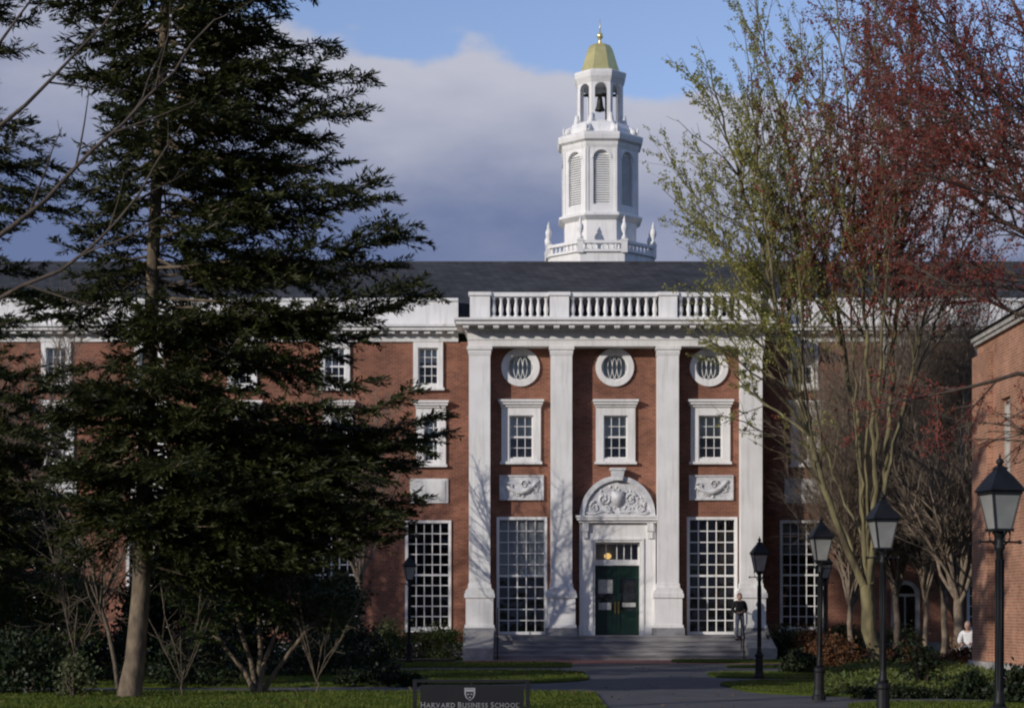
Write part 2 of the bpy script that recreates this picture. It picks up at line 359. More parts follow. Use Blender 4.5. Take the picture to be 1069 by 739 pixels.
def copy_tree(o, parent=None):
    c = o.copy(); COL.objects.link(c)
    if parent is not None: c.parent = parent
    for ch in list(o.children): copy_tree(ch, c)
    return c

# ---------------------------------------------------------------- ground, paths
Y0, YB, YW = 67.0, 67.62, 68.40      # pilaster faces, brick between them, main wall
g = MB(); g.quad((-1500, -600, 0), (1500, -600, 0), (1500, 2500, 0), (-1500, 2500, 0))
tag(obj('ground', g, M['lawn']), kind='structure')
g = MB(); g.quad((-30, 20, 0.004), (13, 20, 0.004), (13, 64.2, 0.004), (-30, 64.2, 0.004))
tag(obj('path', g, M['asphalt']), kind='structure')
g = MB(); g.quad((-1.6, 60.4, 0.008), (9.0, 60.4, 0.008), (9.0, 66.5, 0.008), (-1.6, 66.5, 0.008))
tag(obj('brick_pavement', g, M['brickpave']), kind='structure')

def round_poly(pts, r, n=8):
    out = []; m = len(pts)
    for i in range(m):
        p = Vector(pts[i][:2]); rr = pts[i][2] if len(pts[i]) > 2 else r
        a = Vector(pts[i - 1][:2]); b = Vector(pts[(i + 1) % m][:2])
        da = (a - p); db = (b - p); k = min(rr, da.length * 0.48, db.length * 0.48)
        A = p + da.normalized() * k; B = p + db.normalized() * k
        for j in range(n + 1):
            t = j / n; q = A * (1 - t) ** 2 + p * 2 * t * (1 - t) + B * t * t; out.append((q.x, q.y))
    return out
LAWNS = [
    round_poly([(-30, 56.6, 0), (1.75, 56.6, 0.5), (1.95, 61.5, 1.4), (-30, 63.2, 0)], 1),
    round_poly([(-30, 42.2, 0), (-4, 42.6, 2), (1.9, 45.6, 2.0), (1.95, 53.9, 2.2), (-30, 53.9, 0)], 1),
    round_poly([(-30, 20, 0), (1.5, 20, 0), (1.72, 40.2, 0.9), (-4, 40.3, 2), (-30, 40.0, 0)], 1),
    round_poly([(5.1, 61.4, 1.5), (13, 60.6, 0), (13, 66.6, 0), (8.8, 66.6, 0), (8.6, 64.8, 0.3), (5.4, 64.8, 0.8)], 0.5),
    round_poly([(6.4, 56.4, 1.2), (13, 55.9, 0), (13, 58.4, 0), (6.4, 58.0, 1.2)], 1),
    round_poly([(5.0, 48.0, 1.6), (13, 47.6, 0), (13, 53.0, 0), (5.3, 52.4, 1.2)], 1),
    round_poly([(4.7, 44.5, 2.5), (5.0, 39.2, 2.2), (8.0, 37.4, 2.0), (13, 37.2, 0), (13, 47.0, 0), (6.0, 46.4, 2.0)], 1),
    round_poly([(6.6, 20, 0), (13, 20, 0), (13, 35.7, 0), (5.9, 35.5, 1.8)], 1),
]
ltop = []
for i, poly in enumerate(LAWNS):
    z1 = 0.035 + 0.002 * i
    g = MB(); g.prism_z(poly, 0.001, z1); tag(obj('lawn', g, M['lawn']), kind='structure'); ltop.append(z1)
def inpoly(px, py, poly):
    P = np.array(poly); ins = np.zeros(len(px), bool); j = len(P) - 1
    for i in range(len(P)):
        xi, yi = P[i]; xj, yj = P[j]
        c = ((yi > py) != (yj > py)) & (px < (xj - xi) * (py - yi) / (yj - yi + 1e-12) + xi)
        ins ^= c; j = i
    return ins
rs = np.random.RandomState(5)
def grass():
    n = 170000
    yy = 33 + 33 * rs.rand(n) ** 1.25; xx = (rs.rand(n) * 2 - 1) * (yy * 0.29)
    keep = np.zeros(n, bool)
    for p in LAWNS: keep |= inpoly(xx, yy, p)
    xx, yy = xx[keep], yy[keep]; n = len(xx)
    h = 0.03 + 0.035 * rs.rand(n); w = 0.009 + 0.009 * rs.rand(n); a = rs.rand(n) * np.pi
    lean = (rs.rand(n, 2) - 0.5) * 0.07
    V = np.empty((n, 3, 3)); z = 0.03
    V[:, 0] = np.stack([xx - w * np.cos(a), yy - w * np.sin(a), np.full(n, z)], 1)
    V[:, 1] = np.stack([xx + w * np.cos(a), yy + w * np.sin(a), np.full(n, z)], 1)
    V[:, 2] = np.stack([xx + lean[:, 0], yy + lean[:, 1], z + h], 1)
    o = npobj('grass', V.reshape(-1, 3), np.arange(3 * n).reshape(-1, 3), M['blade'])
    tag(o, 'short mown green grass covering the lawns', 'grass', kind='stuff')
grass()

def litter():
    rg = np.random.RandomState(9); n = 900; y = 34 + 30 * rg.rand(n) ** 1.4; x = (rg.rand(n) * 2 - 1) * y * 0.28; ok = ~((x > 9) & (y > 44)); x, y = x[ok], y[ok]; n = len(x)
    D = unit_(np.stack([rg.randn(n), rg.randn(n), 0.25 * rg.randn(n)], 1)); Sd = unit_(np.stack([-D[:, 1], D[:, 0], 0.4 * rg.randn(n)], 1)); L = rg.uniform(0.05, 0.11, n)
    C = np.stack([x, y, np.full(n, 0.085)], 1); V = np.empty((n, 4, 3)); V[:, 0] = C; V[:, 1] = C + D * (L / 2)[:, None] + Sd * (L * 0.3)[:, None]; V[:, 2] = C + D * L[:, None]; V[:, 3] = C + D * (L / 2)[:, None] - Sd * (L * 0.3)[:, None]
    onl = np.zeros(n, bool)
    for p in LAWNS: onl |= inpoly(x, y, p)
    V[~onl, :, 2] -= 0.068
    tag(npobj('fallen_leaves', V.reshape(-1, 3), np.arange(4 * n).reshape(-1, 4), M['litter']), 'scattered brown fallen leaves on lawn and path', 'leaves', kind='stuff')
def unit_(a): return a / (np.linalg.norm(a, axis=-1, keepdims=True) + 1e-9)
litter()

# ---------------------------------------------------------------- library building
LIB = empty('library_building', (X(642.5, Y0), YW, 0))
tag(LIB, 'long red brick building with white pilastered entrance and gold domed bell tower', 'building')
def part(name, mb, mat, parent=None, smooth=False): return obj(name, mb, mat, parent or LIB, smooth=smooth)

def wall_grid(mb, x0, x1, z0, z1, y, ops, depth):
    xs = sorted({x0, x1} | {o[0] for o in ops} | {o[1] for o in ops}); zs = sorted({z0, z1} | {o[2] for o in ops} | {o[3] for o in ops})
    for i in range(len(xs) - 1):
        for j in range(len(zs) - 1):
            mx, mz = (xs[i] + xs[i + 1]) / 2, (zs[j] + zs[j + 1]) / 2
            if any(o[0] < mx < o[1] and o[2] < mz < o[3] for o in ops): continue
            mb.quad((xs[i], y, zs[j]), (xs[i + 1], y, zs[j]), (xs[i + 1], y, zs[j + 1]), (xs[i], y, zs[j + 1]))
    for a, b, c, d in ops:
        y1 = y + depth
        mb.quad((a, y, c), (a, y1, c), (a, y1, d), (a, y, d)); mb.quad((b, y, c), (b, y, d), (b, y1, d), (b, y1, c))
        mb.quad((a, y, d), (a, y1, d), (b, y1, d), (b, y, d)); mb.quad((a, y, c), (b, y, c), (b, y1, c), (a, y1, c))

def bars(mb, x0, x1, z0, z1, cols, rows, y, bw, bd):
    for i in range(1, cols):
        x = x0 + (x1 - x0) * i / cols; mb.box(x - bw / 2, x + bw / 2, y, y + bd, z0, z1)
    for j in range(1, rows):
        z = z0 + (z1 - z0) * j / rows; mb.box(x0, x1, y + 0.004, y + bd - 0.004, z - bw / 2, z + bw / 2)
def frame(mb, x0, x1, z0, z1, t, y0, y1):     # t thickness measured inwards
    mb.box(x0, x0 + t, y0, y1, z0, z1); mb.box(x1 - t, x1, y0, y1, z0, z1)
    mb.box(x0 + t, x1 - t, y0, y1, z1 - t, z1); mb.box(x0 + t, x1 - t, y0, y1, z0, z0 + t)

rnd = random.Random(3)
def window_unit(u0, u1, v0, v1, y, kind, bl=None, cap=False, parent=None, sill=True):
    """outer frame rectangle in photo pixels at plane y; kind 'sash' or 'tall' """
    x0, x1, z1, z0 = X(u0, y), X(u1, y), Z(v0, y), Z(v1, y)
    w = MB()
    if kind == 'tall':
        t = 0.10; frame(w, x0, x1, z0, z1, t, y - 0.07, y + 0.12)
        ix0, ix1, iz0, iz1 = x0 + t, x1 - t, z0 + t, z1 - t
        bars(w, ix0, ix1, iz0, iz1, 5, 10, y + 0.05, 0.034, 0.05)
        w.box(ix0, ix1, y + 0.03, y + 0.12, iz0 + (iz1 - iz0) * 0.5 - 0.035, iz0 + (iz1 - iz0) * 0.5 + 0.035)
    else:
        t = 0.27 if cap else 0.17
        tb = 0.12; tt = 0.40 if cap else 0.2
        w.box(x0, x0 + t, y - 0.10, y + 0.16, z0, z1); w.box(x1 - t, x1, y - 0.10, y + 0.16, z0, z1)
        w.box(x0 + t, x1 - t, y - 0.10, y + 0.16, z1 - tt, z1); w.box(x0 + t, x1 - t, y - 0.08, y + 0.16, z0, z0 + tb)
        ix0, ix1, iz0, iz1 = x0 + t, x1 - t, z0 + tb, z1 - tt
        frame(w, ix0, ix1, iz0, iz1, 0.05, y + 0.02, y + 0.13)
        bars(w, ix0, ix1, iz0, iz1, 3, 4, y + 0.06, 0.024, 0.04)
        w.box(ix0, ix1, y + 0.04, y + 0.12, (iz0 + iz1) / 2 - 0.03, (iz0 + iz1) / 2 + 0.03)
    wo = part('window', w, M['white'], parent)
    gl = MB(); gl.quad((ix0, y + 0.10, iz0), (ix1, y + 0.10, iz0), (ix1, y + 0.10, iz1), (ix0, y + 0.10, iz1))
    obj('glass', gl, M['glass'], wo)
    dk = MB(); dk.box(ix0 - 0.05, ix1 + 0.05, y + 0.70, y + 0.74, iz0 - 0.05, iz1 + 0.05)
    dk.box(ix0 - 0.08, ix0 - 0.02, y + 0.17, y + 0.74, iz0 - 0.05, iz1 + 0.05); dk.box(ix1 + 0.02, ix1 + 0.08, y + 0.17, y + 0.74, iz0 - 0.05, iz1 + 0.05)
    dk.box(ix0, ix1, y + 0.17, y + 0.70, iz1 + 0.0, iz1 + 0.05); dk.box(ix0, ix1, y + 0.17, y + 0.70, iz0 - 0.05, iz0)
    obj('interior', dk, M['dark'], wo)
    if bl:
        b = MB(); zb = iz1 - (iz1 - iz0) * bl
        b.quad((ix0, y + 0.125, zb), (ix1, y + 0.125, zb), (ix1, y + 0.125, iz1), (ix0, y + 0.125, iz1)); obj('blind', b, M['blind'] if kind != 'tall' else M['blind2'], wo)
        if kind != 'tall':
            b = MB(); b.quad((ix0, y + 0.20, iz0), (ix1, y + 0.20, iz0), (ix1, y + 0.20, zb), (ix0, y + 0.20, zb)); obj('curtain', b, M['blind2'], wo)
    if cap:
        c = MB(); c.box(x0 - 0.03, x1 + 0.03, y - 0.17, y - 0.102, z1 - 0.10, z1 - 0.02); c.box(x0 - 0.07, x1 + 0.07, y - 0.25, y - 0.002, z1 - 0.018, z1 + 0.07); c.box(x0 - 0.11, x1 + 0.11, y - 0.31, y - 0.004, z1 + 0.072, z1 + 0.15)
        obj('cap', c, M['white'], wo)
    if sill:
        c = MB(); c.box(x0 - 0.05, x1 + 0.05, y - 0.17, y + 0.1, z0 - 0.09, z0 - 0.002); obj('sill', c, M['white'], wo)
    return (x0 + 0.03, x1 - 0.03, z0 + 0.03, z1 - 0.03)

# --- portico brick field with its windows
ops = []
for c, bl in ((544, 0.55), (642.5, 0.48), (741.5, 0.45)):
    ops.append(window_unit(c - 20.5, c + 20.5, 422, 482, YB, 'sash', bl, True))
for c in (544.7, 743.3):
    ops.append(window_unit(c - 26.3, c + 26.3, 539.5, 662, YB, 'tall', 0.52 if c < 600 else None, sill=False))
ORAD = 20 * YB / F
for c in (543.3, 641.7, 740):
    cx, cz = X(c, YB), Z(383.6, YB)
    oc = MB(); oc.ring_y(cx, cz, ORAD * 0.70, ORAD, YB - 0.10, YB + 0.12); oc.ring_y(cx, cz, ORAD * 0.64, ORAD * 0.72, YB - 0.03, YB + 0.12)
    oc.box(cx - 0.07, cx + 0.07, YB - 0.14, YB + 0.05, cz + ORAD * 0.86, cz + ORAD * 1.08)
    oo = part('oculus', oc, M['white'])
    gl = MB(); gl.disc_y(cx, cz, ORAD * 0.66, YB + 0.10); obj('glass', gl, M['glass'], oo)
    dk = MB(); dk.quad((cx - 0.6, YB + 0.22, cz - 0.6), (cx + 0.6, YB + 0.22, cz - 0.6), (cx + 0.6, YB + 0.22, cz + 0.6), (cx - 0.6, YB + 0.22, cz + 0.6)); obj('curtain', dk, M['blind'], oo)
    tr = MB(); R = ORAD * 0.66
    for k in (-0.54, -0.18, 0.18, 0.54):
        for sgn in (-1, 1):
            pts = []
            for i in range(13):
                a = -math.pi / 2 + math.pi * i / 12
                px, pz = k * R + sgn * 0.36 * R * math.cos(a), 0.92 * R * math.sin(a)
                if px * px + pz * pz < R * R * 0.98: pts.append((cx + px, YB + 0.06 + 0.006 * sgn, cz + pz))
            if len(pts) > 2: tr.tube(pts, 0.013, 5)
    obj('tracery', tr, M['white'], oo)
    h = ORAD * 0.66; ops.append((cx - h, cx + h, cz - h, cz + h))
# door opening
DU0, DU1, DV0, DV1 = 620.5, 667.5, 566, 663
ZP = Z(663, 66.9)            # landing height
dx0, dx1 = X(DU0, YB), X(DU1, YB)
dzt = Z(DV0, YB)
ops.append((dx0, dx1, ZP, dzt))
px0, px1 = X(490, Y0), X(796.5, Y0)
w = MB(); wall_grid(w, px0 + 0.03, px1 - 0.03, 0.0, Z(352, YB), YB, ops, 0.12)
w.quad((px0 + 0.03, YB, 0), (px0 + 0.03, YB, Z(352, YB)), (px0 + 0.03, YW + 0.3, Z(352, YB)), (px0 + 0.03, YW + 0.3, 0))
w.quad((px1 - 0.03, YB, 0), (px1 - 0.03, YW + 0.3, 0), (px1 - 0.03, YW + 0.3, Z(352, YB)), (px1 - 0.03, YB, Z(352, YB)))
part('wall', w, M['brick'])

# --- pilasters
for ci, (c, lo) in enumerate(((500.6, 1), (586.2, 0), (697.6, 0), (784.8, 1))):
    cx = X(c, Y0); hw = 11.1 * Y0 / F
    zt, zb = Z(361.5, Y0), Z(616, Y0)
    p = MB(); p.box(cx - hw, cx + hw, Y0, YB + 0.002, zb, zt - 0.22)
    po = part('pilaster', p, M['white'])
    c_ = MB(); c_.box(cx - hw - 0.02, cx + hw + 0.02, Y0 - 0.025, YB, zt - 0.30, zt - 0.24); c_.box(cx - hw - 0.03, cx + hw + 0.03, Y0 - 0.04, YB, zt - 0.238, zt - 0.12); c_.box(cx - hw - 0.07, cx + hw + 0.07, Y0 - 0.08, YB, zt - 0.118, zt)
    obj('capital', c_, M['white'], po)
    b = MB()
    b.box(cx - hw - 0.03, cx + hw + 0.03, Y0 - 0.03, YB, zb + 0.10, zb + 0.24)
    b.prism_y([(cx - hw - 0.13, zb - 0.10), (cx + hw + 0.13, zb - 0.10), (cx + hw + 0.13, zb - 0.02), (cx + hw + 0.03, zb + 0.098), (cx - hw - 0.03, zb + 0.098), (cx - hw - 0.13, zb - 0.02)], Y0 - 0.12, YB - 0.004)
    b.box(cx - hw - 0.16, cx + hw + 0.16, Y0 - 0.16, YB - 0.002, zb - 0.26, zb - 0.102)
    obj('base', b, M['white'], po)
    q = MB(); q.box(cx - hw - 0.11, cx + hw + 0.11, Y0 - 0.11, YB - 0.003, Z(652, Y0), zb - 0.262)
    q.box(cx - hw - 0.15, cx + hw + 0.15, Y0 - 0.15, YB - 0.005, Z(655, Y0), Z(652, Y0) - 0.001)
    obj('pedestal', q, M['white'], po)
    st = MB(); st.box(cx - hw - 0.19, cx + hw + 0.19, Y0 - 0.19, YB - 0.007, 0.0 if lo else ZP - 0.05, Z(655, Y0) - 0.002)
    obj('plinth', st, M['stone'], po)

# --- entablature and balustrade of the portico
ex0, ex1 = X(488.5, Y0), X(798, Y0)
za, zc0, zc1 = Z(361.5, Y0), Z(346.5, Y0), Z(335, Y0)
e = MB(); e.box(ex0, ex1, Y0 - 0.02, YW + 0.2, za + 0.002, za + 0.22); e.box(ex0 - 0.02, ex1 + 0.02, Y0 - 0.05, YW + 0.2, za + 0.222, zc0)
eo = part('entablature', e, M['white'])
co = MB(); co.box(ex0 - 0.10, ex1 + 0.10, Y0 - 0.16, YW + 0.2, zc0 + 0.001, zc0 + 0.05); co.box(ex0 - 0.12, ex1 + 0.12, Y0 - 0.20, YW + 0.2, zc0 + 0.06, zc0 + 0.17)
co.box(ex0 - 0.40, ex1 + 0.40, Y0 - 0.74, YW + 0.2, zc0 + 0.172, zc0 + 0.30); co.box(ex0 - 0.46, ex1 + 0.46, Y0 - 0.82, YW + 0.2, zc0 + 0.302, zc1)
obj('cornice', co, M['white'], eo)
def dentil_row(parent, mat, xs, w, y0, y1, z0, z1):
    m0 = None
    for x in xs:
        if m0 is None:
            b = MB(); b.box(-w, w, y0, y1, z0, z1); m0 = bpy.data.meshes.new('dentil'); m0.from_pydata(b.v, [], b.f); m0.materials.append(mat)
        o = bpy.data.objects.new('dentil', m0); COL.objects.link(o); o.parent = parent; o.location = Vector((x, 0, 0)) - wp(parent)
nd = 21
dentil_row(eo, M['white'], [ex0 - 0.06 + (ex1 - ex0 + 0.12) * i / (nd - 1) for i in range(nd)], 0.10, Y0 - 0.66, Y0 - 0.202, zc0 + 0.062, zc0 + 0.170)
dk = MB(); dk.box(ex0, ex1, Y0 + 0.30, YW + 0.6, zc1 + 0.001, zc1 + 0.03)
part('deck', dk, M['slate'])
up_ = MB(); up_.box(ex0 + 0.05, ex1 - 0.05, Y0 + 1.0, Y0 + 1.06, zc1 + 0.032, Z(308, Y0 + 1)); part('gap_shade_slab', up_, M['gap_shade'])  # added slab, its dark colour paints the shade seen between the balusters

yb0, yb1 = Y0 + 0.02, Y0 + 0.30
bz0, bz1 = zc1 + 0.002, Z(305, Y0)
bal = MB(); piers = [(490.5, 511.5), (574, 594), (688, 707), (773, 794)]
for a, b in piers:
    bal.box(X(a, Y0), X(b, Y0), yb0 - 0.03, yb1 + 0.03, bz0 + 0.11, bz1 - 0.12)
    bal.box(X(a, Y0) - 0.03, X(b, Y0) + 0.03, yb0 - 0.06, yb1 + 0.06, bz0 - 0.001, bz0 + 0.109)
    bal.box(X(a, Y0) - 0.05, X(b, Y0) + 0.05, yb0 - 0.09, yb1 + 0.09, bz1 - 0.118, bz1)
gaps = [(511.5, 574, 8), (594, 688, 11), (707, 773, 8)]
for a, b, n in gaps:
    bal.box(X(a, Y0), X(b, Y0), yb0 + 0.02, yb1 - 0.02, bz0 + 0.001, bz0 + 0.16); bal.box(X(a, Y0) + 0.05, X(b, Y0) - 0.05, yb0 - 0.01, yb1 + 0.01, bz1 - 0.15, bz1 - 0.004)
bo = part('balustrade', bal, M['white'])
bp = [(0.085, 0), (0.085, 0.04), (0.05, 0.06), (0.075, 0.14), (0.085, 0.20), (0.07, 0.28), (0.045, 0.38), (0.04, 0.44), (0.06, 0.47), (0.08, 0.49), (0.08, 0.53)]
bh = (bz1 - 0.152) - (bz0 + 0.162); proto = None
for a, b, n in gaps:
    for i in range(n):
        x = X(a, Y0) + (X(b, Y0) - X(a, Y0)) * (i + 0.5) / n
        if proto is None:
            l = MB(); l.lathe([(r, z / 0.53 * bh) for r, z in bp], (0, 0, 0), 10)
            me = bpy.data.meshes.new('baluster'); me.from_pydata(l.v, [], l.f); me.polygons.foreach_set('use_smooth', [True] * len(me.polygons)); me.materials.append(M['white']); proto = me
        o = bpy.data.objects.new('baluster', proto); COL.objects.link(o); o.parent = bo
        o.location = Vector((x, (yb0 + yb1) / 2, bz0 + 0.161)) - wp(bo)

# --- main wall to both sides
mops = []
cols_px = [-38 - 97, -38, 59, 156, 253, 350, 447, 838, 936, 1033, 1130, 1227]
for k, c in enumerate(cols_px):
    mops.append(window_unit(c - 15.5, c + 15.5, 357.5, 405, YW, 'sash', 0.5 if k % 2 else 0.4))
    mops.append(window_unit(c - 15.5 + 3, c + 15.5 + 3, 423, 485, YW, 'sash', 0.7 if k % 3 else 0.9, True))
    if c == 936:
        cx = X(945, YW); r = X(960, YW) - cx; zs = Z(621, YW); z0 = Z(662, YW)
        a_ = MB(); a_.box(cx - r, cx - r + 0.14, YW - 0.06, YW + 0.12, z0, zs); a_.box(cx + r - 0.14, cx + r, YW - 0.06, YW + 0.12, z0, zs)
        a_.ring_y(cx, zs, r - 0.14, r, YW - 0.058, YW + 0.118, 20, 0, math.pi); a_.box(cx - r + 0.14, cx + r - 0.14, YW + 0.02, YW + 0.11, zs - 0.05, zs + 0.05); a_.box(cx - 0.025, cx + 0.025, YW + 0.03, YW + 0.1, z0, zs)
        wo = part('window', a_, M['plinthstone'])
        gl = MB(); gl.box(cx - r + 0.1, cx + r - 0.1, YW + 0.07, YW + 0.075, z0, zs + r - 0.1); obj('glass', gl, M['glass'], wo)
        dk = MB(); dk.box(cx - r, cx + r, YW + 0.5, YW + 0.55, z0, zs + r); obj('interior', dk, M['dark'], wo)
        sp = MB()
        for s_ in (-1, 1):
            sp.prism_y([(cx + s_ * r * 1.0, zs + r * 1.0)] + [(cx + s_ * r * 0.98 * math.cos(t * math.pi / 16), zs + r * 0.98 * math.sin(t * math.pi / 16)) for t in range(9)], YW - 0.003, YW + 0.1)
        obj('spandrel', sp, M['brick'], wo)
        mops.append((cx - r + 0.02, cx + r - 0.02, z0, zs + r - 0.02))
    else:
        mops.append(window_unit(c - 24, c + 24, 543, 657, YW, 'tall', (None, 0.3, None, 0.2, None, None, 0.0, 0.3, None, None, 0.4, None)[k] or None))
    pn = MB(); pn.box(X(c - 19, YW), X(c + 21, YW), YW - 0.06, YW + 0.02, Z(525, YW), Z(499.5, YW)); pn.box(X(c - 16, YW), X(c + 18, YW), YW - 0.085, YW - 0.061, Z(522.5, YW), Z(502, YW))
    part('stone_panel', pn, M['white2'])
w = MB(); wall_grid(w, X(-260, YW), X(1340, YW), 0.0, Z(357, YW), YW, mops, 0.14)
w.quad((X(-260, YW), YW, 0), (X(-260, YW), YW, Z(357, YW)), (X(-260, YW), YW + 16, Z(357, YW)), (X(-260, YW), YW + 16, 0))
w.quad((X(1340, YW), YW, 0), (X(1340, YW), YW + 16, 0), (X(1340, YW), YW + 16, Z(357, YW)), (X(1340, YW), YW, Z(357, YW)))
part('wall', w, M['brick'])
bs = MB(); bs.box(X(-260, YW), px0 - 0.2, YW - 0.06, YW - 0.003, 0, 0.55); bs.box(px1 + 0.2, X(1340, YW), YW - 0.06, YW - 0.003, 0, 0.55)
part('plinth', bs, M['stone'])
for a, b in ((X(-260, YW), ex0 - 0.38), (ex1 + 0.38, X(1340, YW))):
    m_ = MB(); m_.box(a, b, YW - 0.07, YW + 0.3, Z(357, YW) + 0.001, Z(349.5, YW)); m_.box(a, b, YW - 0.22, YW + 0.3, Z(349.5, YW) + 0.001, Z(346.5, YW))
    m_.box(a, b, YW - 0.46, YW + 0.3, Z(346.5, YW) + 0.001, Z(343, YW)); m_.box(a, b, YW - 0.54, YW + 0.3, Z(343, YW) + 0.001, Z(340.5, YW))
    mo = part('cornice', m_, M['white2'])
    n = int((b - a) / 0.42)
    dentil_row(mo, M['white2'], [a + 0.21 + i * 0.42 for i in range(n) if abs(a + 0.21 + i * 0.42) < 21], 0.11, YW - 0.36, YW - 0.222, Z(349.5, YW) + 0.002, Z(346.5, YW))
    pa = MB(); pa.box(a, b, YW - 0.02, YW + 0.28, Z(340.5, YW) + 0.001, Z(314.5, YW)); pa.box(a, b, YW - 0.08, YW + 0.33, Z(314.5, YW) + 0.001, Z(311.5, YW))
    x = a + 1.5
    while x < b - 2: 
        pa.box(x - 0.35, x + 0.35, YW - 0.055, YW - 0.021, Z(340, YW) + 0.002, Z(315, YW)); x += 3.3
    part('parapet', pa, M['white'])
# roof
ye, yr = YW + 0.35, 75.5
ze, zr = Z(317, ye), Z(274.3, yr)
rf = MB(); xa, xb = X(-260, YW), X(1340, YW)
rf.prism_x([(ye, ze), (yr, zr), (2 * yr - ye, ze), (2 * yr - ye, ze - 0.25), (ye, ze - 0.9)], xa, xb)
rf.box(xa, xb, yr - 0.12, yr + 0.12, zr - 0.07, zr + 0.03)
part('roof', rf, M['slate'])

# --- relief panels
def spiral(mb, cx, cz, r, y, turns, sgn, th, rad):
    pts = []; rr = []
    for i in range(22):
        t = i / 21; a = th + sgn * turns * 2 * math.pi * t; q = r * (1 - 0.85 * t)
        pts.append((cx + q * math.cos(a), y, cz + q * math.sin(a))); rr.append(rad * (1 - 0.5 * t))
    mb.tube(pts, rr, 6)
for c, mir in ((544.5, 1), (742.3, 1)):
    x0, x1, z0, z1 = X(c - 23, YB), X(c + 23, YB), Z(522, YB), Z(496, YB); cx, cz = (x0 + x1) / 2, (z0 + z1) / 2
    p = MB(); p.box(x0, x1, YB - 0.06, YB + 0.02, z0, z1); frame(p, x0, x1, z0, z1, 0.05, YB - 0.10, YB - 0.061)
    ro = part('relief_panel', p, M['marble'])
    cv = MB()
    pts = [(cx - 0.55 + 1.15 * t, YB - 0.09, cz + 0.06 - 0.26 * math.sin(math.pi * t) + 0.2 * t * t) for t in np.linspace(0, 1, 14)]
    cv.tube(pts, [0.04 + 0.07 * math.sin(math.pi * t) for t in np.linspace(0, 1, 14)], 7)
    spiral(cv, cx + 0.10, cz + 0.12, 0.16, YB - 0.09, 1.4, 1, 0.3, 0.04)
    spiral(cv, cx - 0.42, cz + 0.02, 0.15, YB - 0.085, 1.2, -1, 2.5, 0.035)
    spiral(cv, cx + 0.52, cz + 0.05, 0.17, YB - 0.085, 1.2, 1, 1.0, 0.04)
    rr_ = random.Random(8)
    for i in range(16):
        t = rr_.random(); cv.ball((cx - 0.55 + 1.15 * t + rr_.uniform(-.06, .06), YB - 0.07, cz - 0.02 - 0.2 * math.sin(math.pi * t) + rr_.uniform(-.1, .12)), rr_.uniform(0.03, 0.06), (1, 0.8, 1), 7, 5)
    obj('carving', cv, M['marble'], ro, smooth=True)

# --- door surround
yd = YB - 0.30
s_ = MB()
jx0, jx1 = X(605, yd), X(684.5, yd); zt = Z(545.5, yd)
s_.box(jx0, dx0 + 0.004, yd, YB + 0.10, ZP + 0.35, zt - 0.62); s_.box(dx1 - 0.004, jx1, yd, YB + 0.10, ZP + 0.35, zt - 0.62)
s_.box(jx0, jx1, yd - 0.002, YB + 0.10, dzt, zt - 0.002)
s_.box(jx0, dx0, yd, YB - 0.01, zt - 0.62, dzt); s_.box(dx1, jx1, yd, YB - 0.01, zt - 0.62, dzt)
s_.box(jx0 - 0.03, dx0 + 0.01, yd - 0.03, YB, ZP, ZP + 0.348); s_.box(dx1 - 0.01, jx1 + 0.03, yd - 0.03, YB, ZP, ZP + 0.348)
frame(s_, dx0 - 0.14, dx1 + 0.14, ZP - 0.3, dzt + 0.14, 0.07, yd - 0.05, yd - 0.004)
for xx in (jx0 + 0.20, jx1 - 0.20):      # console brackets
    s_.box(xx - 0.11, xx + 0.11, yd - 0.14, yd - 0.004, zt - 0.30, zt - 0.003); s_.box(xx - 0.08, xx + 0.08, yd - 0.09, yd - 0.005, zt - 0.55, zt - 0.302)
ds = part('door_surround', s_, M['white'])
c_ = MB(); c_.box(jx0 - 0.03, jx1 + 0.03, yd - 0.17, YB, zt + 0.001, zt + 0.08); c_.box(jx0 - 0.10, jx1 + 0.10, yd - 0.26, YB, zt + 0.082, zt + 0.17); c_.box(jx0 - 0.14, jx1 + 0.14, yd - 0.30, YB, zt + 0.172, zt + 0.25)
obj('cornice', c_, M['white'], ds)
tcx, tcz = (jx0 + jx1) / 2, zt + 0.25; tr_ = (jx1 - jx0) / 2 - 0.01; sz = (Z(496.5, yd) - tcz) / tr_
ty = MB(); ty.ring_y(tcx, 0, tr_ - 0.17, tr_, yd + 0.0, YB, 36, 0, math.pi); ty.ring_y(tcx, 0, 0.02, tr_ - 0.168, yd + 0.10, YB, 36, 0, math.pi)
ty.v = [(x, y, tcz + 0.002 + z * sz) for x, y, z in ty.v]
to = obj('tympanum', ty, M['marble'], ds)
cv = MB(); yy = yd + 0.085
cv.prism_y([(tcx - 0.22, tcz + 0.85), (tcx + 0.22, tcz + 0.85), (tcx + 0.22, tcz + 0.55), (tcx + 0.12, tcz + 0.38), (tcx, tcz + 0.30), (tcx - 0.12, tcz + 0.38), (tcx - 0.22, tcz + 0.55)], yd + 0.02, yd + 0.098)
for s in (-1, 1):
    spiral(cv, tcx + s * 0.48, tcz + 0.58, 0.22, yy, 1.5, s, 0.5, 0.05); spiral(cv, tcx + s * 0.80, tcz + 0.30, 0.20, yy, 1.4, -s, 1.5, 0.05)
    spiral(cv, tcx + s * 0.36, tcz + 0.20, 0.15, yy, 1.2, s, 2.0, 0.045)
    pts = [(tcx + s * (0.15 + 0.95 * t), yy, tcz + 0.12 + 0.05 * math.sin(6 * t)) for t in np.linspace(0, 1, 8)]; cv.tube(pts, 0.045, 6)
rr_ = random.Random(12)
